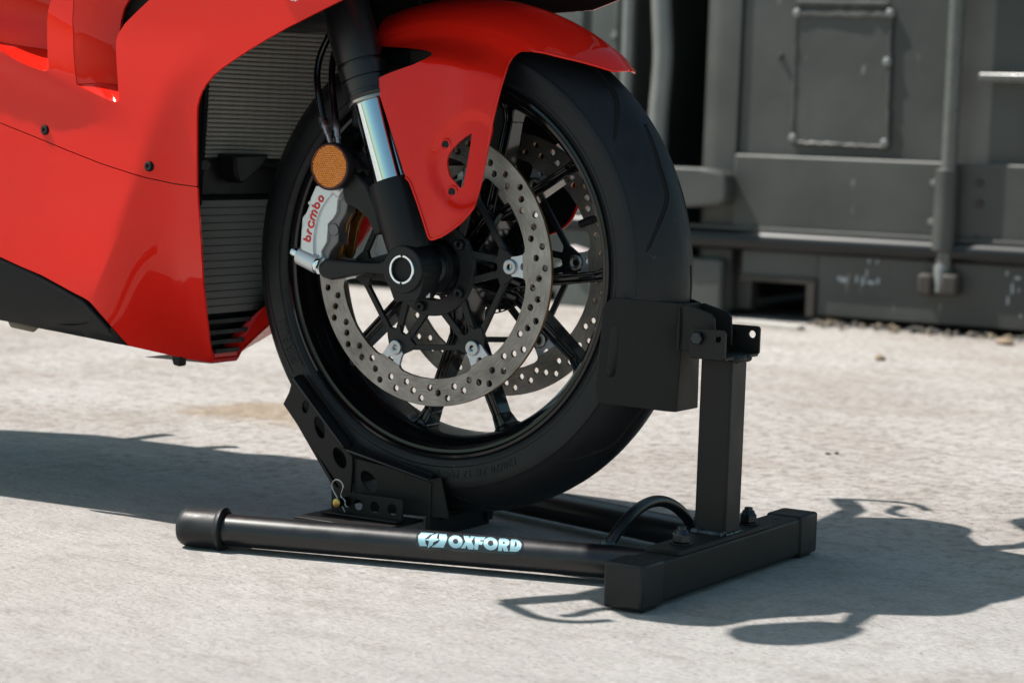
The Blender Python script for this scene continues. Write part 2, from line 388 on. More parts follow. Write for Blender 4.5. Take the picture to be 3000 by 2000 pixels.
# ================================================================== CONTAINERS (background)
def cont_frame(px, py, ang):
    """frame of a container face standing on the ground at the given pixel; returns functions"""
    O = PZ(px, py, 0); U = Vector((math.cos(ang), math.sin(ang), 0)); N = Vector((U.y, -U.x, 0))   # N points to the camera
    def L(u, w_, z): return O+U*u+N*w_+Vector((0, 0, z))
    def at(px, py, w_=0):
        p = hit(px, py, O+N*w_, N); return ((p-O).dot(U), p.z)
    return O, U, N, L, at
O1, U1, N1, L1, C1 = cont_frame(2410, 948, .048)
def cpart(name, lo, hi, m_, par, L, bevel=.004, **k): return obj(name, M().box(lo, hi, L), m_, par, bevel=bevel, **k)
right = thing('shipping_container', 'dark grey-green shipping container with welded patch, black gasket and locking bar, at the right', 'container', tuple(O1))
uL = C1(2038, 400)[0]; uS = C1(2168, 300)[0]; zr = C1(2600, 468)[1]
# corner post, body, bottom sill
post = M(); pr_ = [(uL, -.10), (uL+.012, -.03), (uL+.035, -.004), (uL+.07, .006), (uS-.004, .006), (uS, -.016)]
vs = [L1(u, w_, z) for z in (.02, 2.6) for u, w_ in pr_]; n = len(pr_)
post.add(vs, [(i, i+1, n+i+1, n+i) for i in range(n-1)]+[tuple(range(n, 2*n))])
obj('corner_post', post, CONT, right, smooth=50)
cpart('side_wall', (uL, -2.4, .02), (uL+.02, -.09, 2.58), CONT, right, L1)
cpart('door_panel', (uS, -.05, zr-.01), (uS+2.3, -.004, 2.55), CONT, right, L1)
zb0 = C1(2600, 700)[1]; 
cpart('bottom_rail', (uS, -.05, C1(2168, 655)[1]-.02), (uS+2.3, .022, zr), CONT, right, L1, bevel=.006)
# sill with the fork pocket
pk = [C1(a, b, .03) for a, b in ((2172, 812), (2395, 820), (2398, 940), (2172, 930))]
u0, u1_, zt_ = pk[0][0], pk[1][0], max(pk[0][1], pk[1][1])
zs = C1(2600, 745)[1]
cpart('sill', (u0, -.06, zt_), (u1_, .03, zs+.02), CONT, right, L1, bevel=.003)
cpart('sill', (u1_, -.06, .025), (uS+2.3, .03, zs+.02), CONT, right, L1, bevel=.003)
cpart('pocket_lip', (u1_-.028, -.03, .02), (u1_-.002, .040, zt_+.004), RUST, right, L1, bevel=.003)
cpart('pocket_lip', (u0, -.03, zt_-.014), (u1_, .040, zt_+.002), RUST, right, L1, bevel=.003)
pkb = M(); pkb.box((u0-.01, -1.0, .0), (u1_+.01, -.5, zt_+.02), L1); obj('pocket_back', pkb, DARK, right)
uc = C1(2112, 840, .05)[0]
cpart('corner_casting', (uL-.035, -.10, .012), (uc, .050, C1(2060, 757, .05)[1]), CONT, right, L1, bevel=.008)
cpart('casting_side', (uc, -.10, .02), (u0, -.045, zs), CONT, right, L1)
# door gasket: long black half-round along the sill
z1 = C1(2600, 705, .05)[1]; zg = C1(2600, 728, .04)[1]
gk = M().tube([L1(uL-.10, .030, zg), L1(uS+2.3, .030, zg)], .029, 16)
obj('door_gasket', gk, GASK, right)
cpart('gasket_strip', (uL-.02, .0, zg+.026), (uS+2.3, .036, zg+.037), CONT, right, L1, bevel=.002)
# welded patch panel
pt = [C1(a, b) for a, b in ((2336, 42), (2612, 48), (2600, 432), (2322, 418))]
pm = M().sheet(pt, [], lambda u, z: L1(u, .004, z), lambda u, z: L1(u, -.012, z)); obj('welded_patch', pm, CONT, right, bevel=.002)
wb = M(); rnd = random.Random(3)
for (a, b) in ((0, 1), (1, 2), (2, 3), (3, 0)):
    A_, B_ = Vector(pt[a]), Vector(pt[b]); n_ = max(8, int((B_-A_).length/.014)); P_ = []
    for k in range(n_+1):
        q = A_.lerp(B_, k/n_); P_.append(L1(q.x+rnd.uniform(-.002, .002), .003, q.y+rnd.uniform(-.002, .002)))
    wb.tube(P_, [(.0055 if a else .0085)*rnd.uniform(.7, 1.3) for _ in P_], 7)
q0 = C1(2336, 8); q1 = C1(2606, 12); wb.tube([L1(lerp(q0[0], q1[0], k/20), .004, lerp(q0[1], q1[1], k/20)) for k in range(21)], [.007*rnd.uniform(.8, 1.2) for _ in range(21)], 7)
obj('weld_bead', wb, CONT, right)
for a, b in ((2601, 183), (2593, 420), (2610, 40), (2325, 405), (2338, 40)):
    u, z = C1(a, b); b_ = M(); b_.tube([L1(u, .0, z), L1(u, .009, z), L1(u, .013, z)], [.013, .012, .006], 12); obj('weld_knob', b_, GALV, right)
u, z = C1(2285, 165); b_ = M(); b_.tube([L1(u, -.004, z), L1(u, .008, z)], [.010, .006], 10); obj('dent_knob', b_, CONT, right)
# locking bar with its guide, bracket and cam
uB = C1(2785, 300, .06)[0]; zc_ = C1(2780, 500, .06)[1]; ze = C1(2780, 735, .06)[1]; zf = C1(2775, 800, .06)[1]
lb = M().tube([L1(uB, .045, 2.5), L1(uB, .045, zf)], .021, 24); bar_ = obj('locking_bar', lb, BARM, right)
gd = M().tube([L1(uB-.004, .045, zc_+.004), L1(uB-.004, .045, zc_), L1(uB-.004, .045, ze), L1(uB-.004, .045, ze-.004)], [.026, .031, .031, .026], 24)
obj('bar_guide', gd, CONT, right)
gp = C1(2790, 560, .01); 
cpart('guide_plate', (uB-.050, -.004, ze-.01), (uB+.095, .016, zc_-.012), CONT, right, L1, bevel=.012)
for du, zz in ((-.044, zc_-.035), (-.046, lerp(zc_, ze, .66)), (.078, zc_-.03), (.080, lerp(zc_, ze, .4)), (.078, lerp(zc_, ze, .85))):
    b_ = M(); b_.tube([L1(uB+du, .014, zz), L1(uB+du, .026, zz), L1(uB+du, .030, zz)], [.011, .011, .007], 6); obj('guide_bolt', b_, GALV if du < 0 else RUST, right, smooth=0)
cm_ = M(); zz = C1(2760, 835, .06)[1]
cm_.box((uB-.058, .03, zz-.030), (uB-.018, .085, zz+.028), L1); obj('cam_keeper', cm_, RUST, right, bevel=.008)
cm_ = M(); cm_.box((uB+.006, .03, zz-.026), (uB+.050, .085, zz+.030), L1); obj('cam_keeper', cm_, RUST, right, bevel=.008)
obj('bar_cam', M().tube([L1(uB-.004, .05, zf+.01), L1(uB-.004, .06, zz+.03), L1(uB-.002, .07, zz-.02)], [.022, .017, .012], 12), GALV, right)
# handle bar
ha = C1(2866, 227, .05); hb = C1(3000, 238, .05)
hd = M().box((ha[0], .03, ha[1]-.012), (ha[0]+.75, .055, ha[1]+.012), L1); obj('door_handle', hd, BARM, right, bevel=.006)
# light paint scuffs
SC = mat('pale scuffed paint', (.30, .33, .35), .7); sm = M(); rnd = random.Random(11)
for a, b, w_, h in ((2470, 820, 22, 16), (2510, 815, 7, 26), (2528, 822, 7, 30), (2550, 828, 20, 14), (2540, 800, 5, 24), (2572, 822, 10, 18), (2546, 765, 6, 12), (2570, 768, 6, 12), (2952, 880, 7, 22), (2966, 845, 7, 26), (2982, 815, 16, 8), (2950, 800, 7, 12), (2985, 850, 4, 14), (2990, 925, 5, 9), (2458, 815, 8, 16)):
    c = C1(a, b, .0305); n_ = 9; s = 1/1040.
    L_ = [(c[0]+w_*s*.6*math.cos(2*PI*k/n_)*rnd.uniform(.6, 1.2), c[1]+h*s*.6*math.sin(2*PI*k/n_)*rnd.uniform(.6, 1.2)) for k in range(n_)]
    obj('paint_scuff', M().add([L1(x, .0308, z) for x, z in L_], [tuple(range(n_))]), SC, right, smooth=0)
# roof and back so that it is a closed box
cpart('roof', (uL, -2.42, 2.55), (uS+2.3, .02, 2.60), CONT, right, L1)
cpart('back_wall', (uL, -2.44, .02), (uS+2.3, -2.40, 2.56), CONT, right, L1)
cpart('floor', (uL+.02, -2.40, .13), (uS+2.3, -.06, .16), CONT, right, L1)
# ---- left container
O2, U2, N2, L2, C2 = cont_frame(1680, 886, .048)
left = thing('shipping_container', 'sage grey shipping container behind the front wheel, left of the dark gap', 'container', tuple(O2))
uR = C2(1868, 200)[0]; u00 = uR-2.44
cpart('door_panel', (u00, -.05, C2(1700, 612)[1]), (uR-.16, -.005, 2.55), CONT2, left, L2)
cpart('corner_post', (uR-.16, -.12, .02), (uR-.012, .006, 2.6), CONT2, left, L2, bevel=.02)
cpart('bottom_rail', (u00, -.05, C2(1700, 660)[1]), (uR-.01, .028, C2(1700, 612)[1]), CONT2, left, L2, bevel=.005)
zg2 = C2(1700, 652, .04)[1]
obj('door_gasket', M().tube([L2(u00, .030, zg2), L2(uR, .030, zg2)], .022, 14), GASK, left)
cpart('sill', (u00, -.06, .03), (uR-.02, .02, zg2-.01), CONT2, left, L2, bevel=.004)
cpart('roof', (u00, -2.42, 2.55), (uR, .02, 2.6), CONT2, left, L2); cpart('side_wall', (uR-.03, -2.4, .02), (uR-.012, -.1, 2.58), CONT2, left, L2)
cpart('floor', (u00, -2.40, .13), (uR-.04, -.06, .16), CONT2, left, L2)
for px, w_, r in ((1702, .02, .011), (1805, .02, .010)):
    u = C2(px, 200)[0]; obj('door_seam', M().tube([L2(u, .0, .42), L2(u, .0, 2.5)], r, 10), CONT2, left)
u = C2(1837, 200, .03)[0]; obj('locking_bar', M().tube([L2(u, .03, .30), L2(u, .03, 2.5)], .017, 18), GALV, left)
u, z = C2(1805, 103); obj('seam_bolt', M().tube([L2(u, .0, z), L2(u, .016, z)], [.014, .010], 12), GALV, left)
# bent pipe in the gap and the protruding casting arm
gap = thing('drain_pipe', 'bent pale grey pipe standing upright in the dark gap between the containers', 'pipe', tuple(L1(uL-.12, 0, 0)))
P_ = [hit(px, py, L1(0, -.04, 0), N1) for px, py in ((1938, -160), (1938, 0), (1941, 90), (1943, 160), (1938, 240), (1930, 330), (1927, 420), (1925, 560))]
Pb = P_[-1].copy(); Pb.z = .30; P_.append(Pb); P_.append(Vector((Pb.x, Pb.y+.01, .02)))
up_ = P_[0]+Vector((0, 0, 1.5)); obj('pipe', M().tube([up_]+catmull(P_, 5), .0290, 18), GALV, gap)
wl = thing('wall', 'near black panel standing in for the shade in the gap between the two containers', 'wall', tuple(L1(uL-.3, -.9, 0)))  # added black panel: the shade of the gap put into its colour
obj('gap_shade_panel', M().box((uL-.9, -1.2, 0), (uL+.02, -1.15, 2.7), L1), DARK, wl)
arm = M(); ap = [C1(a, b, .09) for a, b in ((1900, 486), (2060, 492), (2112, 503), (2126, 518), (2128, 560), (2122, 588), (2105, 600), (2040, 606), (1900, 612))]
arm.sheet(ap, [], lambda u, z: L1(u, .09, z), lambda u, z: L1(u, .01, z))
obj('lashing_bracket', arm, CONT, right, bevel=.012, seg=3)
cpart('bracket_foot', (ap[0][0]-.0, -.1, ap[-1][1]+.01), (ap[0][0]+.1, .04, ap[0][1]-.01), CONT, right, L1)
# ---- litter and pebbles
rnd = random.Random(5)
LEAF = mat('dry leaf litter', (.17, .13, .085), .8, var=(60, .5, .1)); LEAF2 = mat('dark leaf litter', (.05, .045, .04), .85, var=(60, .5, .1)); STONE = mat('tan pebble', (.26, .19, .13), .85, var=(80, .4, .1))
PALE = mat('weathered board', (.42, .40, .37), .7, var=(25, .2, .1))
def rock(c, r, sq=.6, seed=0):
    q = random.Random(seed); bm = bmesh.new(); bmesh.ops.create_icosphere(bm, subdivisions=2, radius=1)
    mb = M(); ph = [q.uniform(0, 6) for _ in range(3)]
    mb.add([Vector(c)+Vector((v.co.x*r*(1+.25*math.sin(3*v.co.y+ph[0])), v.co.y*r*(1+.2*math.sin(4*v.co.z+ph[1])), v.co.z*r*sq*(1+.25*math.sin(3*v.co.x+ph[2])))) for v in bm.verts], [[v.index for v in f.verts] for f in bm.faces]); bm.free()
    return mb
lit = M(); lit2 = M()
for k in range(130):
    t = rnd.random(); u = lerp(C1(2400, 945)[0], C1(3040, 1000)[0], t); w_ = abs(rnd.gauss(0, .05))+.035; c = L1(u, w_, .004)
    s = rnd.uniform(.006, .022); a = rnd.uniform(0, PI); tl = rnd.uniform(-.5, .8)
    d = Vector((math.cos(a), math.sin(a), tl*.4)); e = Vector((-math.sin(a), math.cos(a), rnd.uniform(-.3, .5)))
    tgt = lit if rnd.random() < .45 else lit2
    tgt.add([c-d*s, c-e*s*.4+Vector((0, 0, s*.3)), c+d*s+Vector((0, 0, s*.2)), c+e*s*.4+Vector((0, 0, s*.5)), c+Vector((0, 0, s*.7))], [(0, 1, 4), (1, 2, 4), (2, 3, 4), (3, 0, 4)])
o_ = obj('leaf_litter', lit, LEAF, None, smooth=0); tag(o_, 'scattered pale dry leaves along the foot of the right container', 'leaves'); o_['kind'] = 'stuff'
o_ = obj('leaf_litter', lit2, LEAF2, None, smooth=0); tag(o_, 'dark leaf scraps along the foot of the right container', 'leaves'); o_['kind'] = 'stuff'
for i, (px, py, r, lab) in enumerate(((2578, 1056, .014, 'largest tan pebble alone on the sunlit concrete right of the stand'), (2425, 1331, .0042, 'tiny dark pebble, left one of a pair on the concrete right of the post'), (2450, 1330, .004, 'tiny dark pebble, right one of a pair on the concrete right of the post'),
        (2430, 948, .022, 'brown clod under the right edge of the fork pocket'), (2480, 952, .016, 'small dark clod at the container foot, right of the brown clod'), (2690, 975, .020, 'grey clod at the container foot below the locking bar, left one'), (2730, 978, .018, 'grey clod at the container foot below the locking bar, right one'), (2945, 1010, .020, 'brown clod at the container foot at the right picture edge'))):
    p = PZ(px, py, 0); o_ = obj('pebble' if i < 3 else 'clod', rock((p.x, p.y, r*.35), r, .6, i), STONE if i in (0, 3, 7) else LEAF2, None, smooth=0 if i else 60)
    tag(o_, lab, 'stone' if i < 3 else 'clod')
q = PZ(2165, 948, 0); q2 = PZ(2345, 968, 0); d = (q2-q).normalized(); nn = Vector((-d.y, d.x, 0))
bd = M(); bd.add([q-nn*.02, q2-nn*.012, q2+nn*.02, q+nn*.035]+[v+Vector((0, 0, .012)) for v in (q-nn*.02, q2-nn*.012, q2+nn*.02, q+nn*.035)], [(3, 2, 1, 0), (4, 5, 6, 7), (0, 1, 5, 4), (1, 2, 6, 5), (2, 3, 7, 6), (3, 0, 4, 7)])
tag(obj('board', bd, PALE, None, bevel=.002), 'pale weathered board lying in front of the black fork pocket', 'board')
rg = thing('rag', 'faded pink and white rag heap seen through the wheel spokes', 'rag', tuple(PZ(1700, 800, 0)))
c = hit(1700, 725, L2(0, .10, 0), N2); mb = rock((c.x, c.y, c.z-.03), .05, .7, 21); obj('cloth', mb, mat('faded cloth', (.42, .36, .36), .9, var=(20, .5, .05)), rg, smooth=60)
mb = M().box((c.x-.06, c.y-.03, 0), (c.x+.06, c.y+.05, c.z-.05)); obj('crate', mb, CONT2, rg, bevel=.004)
# ================================================================== MOTORCYCLE
bike = thing('motorcycle', 'red sports motorcycle standing with its front wheel clamped in a black wheel stand', 'motorcycle', (-.45, 0, 0))
AX = Vector((0, 0, ZC))
# ---------------- front wheel
def rim_mesh():
    pr = [(.2295, .0535), (.2300, .0560), (.2285, .0580), (.2255, .0585), (.2245, .0565), (.2225, .0545), (.2190, .0540), (.2175, .0515), (.2165, .0450),
          (.2140, .0410), (.2085, .0360), (.2050, .0280), (.2040, .012)]
    ins = pr + [(r, -y) for r, y in pr[::-1]]
    out = [(.2110, -.012), (.2130, -.03), (.2185, -.042), (.2195, -.0500), (.2240, -.0520)]
    out = out + [(r, -y) for r, y in out[::-1]]
    return M().lathe(ins+out, seg=160)
wheel = obj('front_wheel', rim_mesh(), BLKG, bike, smooth=28)
TP = [(.3, 0), (.2985, .012), (.294, .025), (.286, .038), (.276, .049), (.265, .0575)]
def tyre_r(y): return tab([(b, a) for a, b in TP], abs(y))
half = [tuple(p) for p in catmull([(r, y, 0) for r, y in TP[:6]], 5)]
half = [(a, b) for a, b, c in half]+[(.2645, .0590), (.262, .0602), (.256, .0606), (.248, .0602), (.240, .0592), (.2385, .0600), (.2365, .0598), (.234, .0580), (.2305, .0560), (.229, .0535), (.222, .050)]
prof = half+[(.215, .03)]; prof = prof+[(r, -y) for r, y in prof[::-1]]
tyre = obj('tyre', M().lathe(prof, seg=200), RUB, wheel, smooth=30)
# sipes: grooves cut by boolean, inside shade painted near black, same layout all round
def tsurf(th, y, dr=0):
    r = tyre_r(y)+dr; return AX+Vector((r*math.cos(math.radians(th)), y, r*math.sin(math.radians(th))))
G = [[(55.5, -.0156), (50, -.018), (46.8, -.0205), (43.6, -.0265), (39, -.040), (34.9, -.0510)],
     [(36.5, -.0082), (30, -.0145), (25.9, -.0183), (21.5, -.0192), (18.6, -.0215), (12.4, -.039), (7.0, -.0510)]]
cut = M()
for rep in range(6):
    for gi, gr in enumerate(G):
        for mir in (0, 1):
            th0 = rep*60 + (27 if mir else 0)
            pts = [(a+th0, -y if mir else y) for a, y in gr]
            P = catmull([(a, y*1000, 0) for a, y in pts], 4); n = len(P)
            wd = [  .0046*(.35+.65*math.sin(PI*min(1, .12+k/(n-1)*1.0)))**.6 if k < n-1 else .0007 for k in range(n)]
            cut.tube([tsurf(p[0], p[1]/1000, .0002) for p in P], [max(.0006, x) for x in wd], 6)
cm = mesh_of('sipe', cut, DARK, 0); cobj = bpy.data.objects.new('sipe', cm); COL.objects.link(cobj)
cobj.data.transform(wm(tyre).inverted())
tmp = tyre.modifiers.new('cut', 'BOOLEAN'); tmp.operation = 'DIFFERENCE'; tmp.solver = 'EXACT'; tmp.material_mode = 'TRANSFER'; tmp.object = cobj
cobj.parent = None; cobj.matrix_world = wm(tyre)
dg = bpy.context.evaluated_depsgraph_get(); dg.update()
nm = bpy.data.meshes.new_from_object(tyre.evaluated_get(dg)); tyre.modifiers.clear(); tyre.data = nm; nm.name = 'tyre'
bpy.data.objects.remove(cobj)
# raised sidewall lettering (near side)
def side_y(r): return tab([(.229, .0545), (.234, .0580), (.240, .0592), (.248, .0602), (.256, .0606), (.262, .0602)], r)
def side_place(th0, r0, sgn=1):
    def f(u, v, d):
        th = math.radians(th0)-u/(r0); r = r0+v
        y = -(side_y(r)+.0001+d); return AX+Vector((r*math.cos(th), y, r*math.sin(th)))
    return f
for body, size, th, r0 in (('PIRELLI', .0165, 212, .2435), ('120/70 ZR 17 M/C (58W)', .0125, 298, .2445)):
    t = text_mb(body, size, side_place(th, r0), .0007, shear=.15 if 'Z' in body else 0, spacing=1.12)
    obj('sidewall_lettering', t, RUB, wheel, smooth=0)
fr = M()
for rr in (.2415, .2590):
    fr.tube([AX+Vector((rr*math.cos(math.radians(a)), -side_y(rr)-.0003, rr*math.sin(math.radians(a)))) for a in range(176, 216, 2)], .0005, 5)
obj('lettering_frame', fr, RUB, wheel, smooth=0)
# hub
obj('hub', M().lathe([(.018, -.062), (.034, -.062), (.0345, -.055), (.031, -.045), (.030, -.02), (.032, .02), (.031, .045), (.0345, .055), (.034, .062), (.018, .062)], seg=48), BLKP, wheel)
# spokes: five Y shaped arms, each splitting towards the rim
def bar_between(mb, a, b, w0, w1, d0, d1, y0=0, y1=0):
    """I-section bar lying in the wheel plane between two (x,z) points"""
    a, b = Vector((a[0], a[1])), Vector((b[0], b[1])); t = (b-a).normalized(); n = Vector((-t.y, t.x))
    vs = []
    for P, w_, d_, yy in ((a, w0, d0, y0), (b, w1, d1, y1)):
        for s, q in ((-1, -1), (-.45, -1), (-.40, -.78), (.40, -.78), (.45, -1), (1, -1), (1, 1), (-1, 1)):
            v = P+n*(s*w_/2); vs.append((v.x, yy+q*d_/2, ZC+v.y))
    k = 8; fs = [(i, (i+1) % k, k+(i+1) % k, k+i) for i in range(k)]+[tuple(range(k))[::-1], tuple(range(k, 2*k))]
    mb.add(vs, fs)
for k in range(5):
    c = math.radians(-88+72*k)
    P = lambda r, off: (r*math.cos(c+math.radians(off)), r*math.sin(c+math.radians(off)))
    mb = M(); bar_between(mb, P(.022, 0), P(.088, -1), .030, .024, .050, .036)
    for s in (-1, 1):
        bar_between(mb, P(.070, s*2), P(.186, s*15.6), .0150, .0125, .034, .026)
        bar_between(mb, P(.184, s*15.4), P(.200, s*16.6), .0125, .0165, .026, .032); bar_between(mb, P(.199, s*16.5), P(.208, s*17.2), .0165, .030, .032, .040)
    obj('spoke', mb, BLKG, wheel, bevel=.0015, smooth=30)
# valve
vd = Vector((math.cos(math.radians(20.5)), 0, math.sin(math.radians(20.5))))
mb = M(); mb.cyl(AX+vd*.207+Vector((0, 0, 0)), AX+vd*.185, .0035); mb.cyl(AX+vd*.185, AX+vd*.166, .0050, .0046)
obj('valve', mb, BLKP, wheel)
# ---------------- discs
PITCH = 60/13
RAD = [.1567, .1428, .1488, .1555, .1431, .1504, .1411, .1485, .1562, .1451, .1549, .1421, .1498]
def ring2d(r, n): return [(r*math.cos(2*PI*k/n), r*math.sin(2*PI*k/n)) for k in range(n)]
def pol(r, a): return (r*math.cos(math.radians(a)), r*math.sin(math.radians(a)))
BA = [4.1+60*k for k in range(6)]
holes = [circ(*pol(RAD[k % 13], 206.4+PITCH*k), .0038, 12) for k in range(78)]
inner = []
for a in BA:      # scalloped inner edge: the ring widens into six lugs
    for da, r in ((-9.5, .1315), (-7.2, .1300), (-6.2, .1270), (6.2, .1270), (7.2, .1300), (9.5, .1315), (14, .1318), (20, .1320), (26, .1320), (32, .1320), (38, .1320), (44, .1320)):
        if da <= 44 and (da < 14 or da in (14, 20, 26, 32, 38, 44)): inner.append(pol(r, a+da))
# order by angle
def ang(p): return math.atan2(p[1], p[0])
inner = sorted(set(inner), key=ang)
dm = M().plate(ring2d(.165, 180), [inner]+holes, (0, 0, 0), (1, 0, 0), (0, 0, 1), .005, wallm=1)
def lug_outline(a):
    p = [(.1325, -9.4), (.1300, -7.4), (.1275, -6.3), (.1200, -5.9), (.1120, -6.0), (.1085, -4.2), (.1085, 4.2), (.1120, 6.0), (.1200, 5.9), (.1275, 6.3), (.1300, 7.4), (.1325, 9.4)]
    return [pol(r, d) for r, d in p]
slot = [(.1290+dx, dz) for dx, dz in rrect(-.0062, -.0042, .0062, .0042, .0041, 5)]
tabm = M().plate(lug_outline(0), [slot], (0, 0, 0), (1, 0, 0), (0, 0, 1), .0044)
bob = M().lathe([(.0033, 0), (.0033, -.0020), (.0045, -.0028), (.0070, -.0030), (.0084, -.0024), (.0092, -.0006), (.0092, .0030), (.0030, .0030)], (0, 0, 0), 28)
boltm = M().lathe([(.0022, .000), (.0022, -.0032), (.0045, -.0042), (.0062, -.0030), (.0066, 0)], (0, 0, 0), 20, closed=False)
def carrier_mesh():
    mb = M(); cnt = [0]
    def bar(a, b, w_):
        a, b = Vector(a), Vector(b); L = (b-a).length; U = (b-a)/L; cnt[0] += 1; e = .00013*(cnt[0] % 7)
        mb.plate([(0, -w_/2), (L, -w_/2), (L, w_/2), (0, w_/2)], [], (a.x, e, a.y), (U.x, 0, U.y), (-U.y, 0, U.x), .0055)
    mb.plate(ring2d(.0575, 60), [ring2d(.0385, 40)], (0, -.0009, 0), (1, 0, 0), (0, 0, 1), .007)
    for i, a in enumerate(BA):
        bar(pol(.052, a-18.5), pol(.092, a-5.0), .0080); bar(pol(.052, a+18.5), pol(.092, a+5.0), .0080)
        b = pol(.1015, a+9); c = pol(.1015, a+51)
        bar(b, c, .0068)
        # node around the bobbin
        nd = [pol(r, a+d) for r, d in ((.1165, -4.6), (.1175, 0), (.1165, 4.6), (.112, 6.4), (.1065, 9.6), (.1000, 13.0), (.0955, 12.6), (.0920, 8.0), (.0860, 6.6), (.0835, 5.6), (.0905, 1.8), (.0905, -1.8), (.0835, -5.6), (.0860, -6.6), (.0920, -8), (.0955, -12.6), (.1000, -13), (.1065, -9.6), (.112, -6.4))]
        mb.plate(nd, [], (0, -.0007, 0), (1, 0, 0), (0, 0, 1), .0055)
    for k in range(5):
        mb.plate(circ(*pol(.0485, 252.6+72*k+1), .0100, 18), [], (0, -.0012, 0), (1, 0, 0), (0, 0, 1), .006)
    # cup down to the hub
    mb.lathe([(.0575, 0), (.0575, .006), (.047, .016), (.038, .018), (.0385, 0)], (0, 0, 0), 48)
    return mb
dmesh = mesh_of('brake_disc', dm, [DISC, DEDGE], 30); cmesh = mesh_of('disc_carrier', carrier_mesh(), CAST, 30)
tmesh = mesh_of('disc_tab', tabm, TABM, 30); bmesh_ = mesh_of('disc_button', bob, STEEL, 35); bome = mesh_of('disc_bolt', boltm, CAST, 35)
def put(name, me, parent, loc, rot=(0, 0, 0), sc_=(1, 1, 1), bev=0):
    o = bpy.data.objects.new(name, me); o.location = loc; o.rotation_euler = rot; o.scale = sc_; link(o, parent)
    if bev: b = o.modifiers.new('bevel', 'BEVEL'); b.width = bev; b.segments = 1; b.limit_method = 'ANGLE'
    return o
for sgn in (-1, 1):
    y = sgn*.0787; rz = 0 if sgn < 0 else 0; s = (1, -sgn*1.0 if sgn > 0 else 1, 1)
    s = (1, 1, 1) if sgn < 0 else (1, -1, 1)
    put('brake_disc', dmesh, wheel, (0, y, ZC), (0, 0, 0), s, .0004)
    put('disc_carrier', cmesh, wheel, (0, y+(-sgn)*.0022 if sgn < 0 else y-.0022, ZC), (0, 0, 0), s, .0007)
    for a in BA:
        r = math.radians(a)
        put('disc_tab', tmesh, wheel, (0, y-sgn*.0003, ZC), (0, -r, 0) if sgn < 0 else (0, -r, 0), s, .0004)
        p = pol(.1095, a); put('disc_button', bmesh_, wheel, (p[0], y+sgn*.0006, ZC+p[1]), (0, 0, 0), s)
        if sgn > 0: put('disc_button', bmesh_, wheel, (p[0], y-.0052, ZC+p[1]), (0, 0, 0), (1.12, 1, 1.12))
    for k in range(5):
        p = pol(.0485, 252.6+72*k+1); put('disc_bolt', bome, wheel, (p[0], y+sgn*.0010, ZC+p[1]), (0, 0, 0), s)
# slotted sensor ring on the far side of the hub
sr = M(); n = 44
sr.lathe([(.0600, .050), (.0615, .050), (.0615, .052), (.0600, .052)], seg=88); sr.lathe([(.0500, .050), (.0520, .050), (.0520, .052), (.0500, .052)], seg=88)
for k in range(n):
    a = 2*PI*k/n; d = Vector((math.cos(a), 0, math.sin(a))); t = Vector((-d.z, 0, d.x))*.0014
    A_, B_ = AX+d*.0515, AX+d*.0605
    sr.add([A_-t+Vector((0, .0502, 0)), B_-t+Vector((0, .0502, 0)), B_+t+Vector((0, .0502, 0)), A_+t+Vector((0, .0502, 0)), A_-t+Vector((0, .0518, 0)), B_-t+Vector((0, .0518, 0)), B_+t+Vector((0, .0518, 0)), A_+t+Vector((0, .0518, 0))],
           [(0, 1, 2, 3), (7, 6, 5, 4), (0, 4, 5, 1), (2, 6, 7, 3)])
obj('sensor_ring', sr, CAST, wheel, smooth=30)
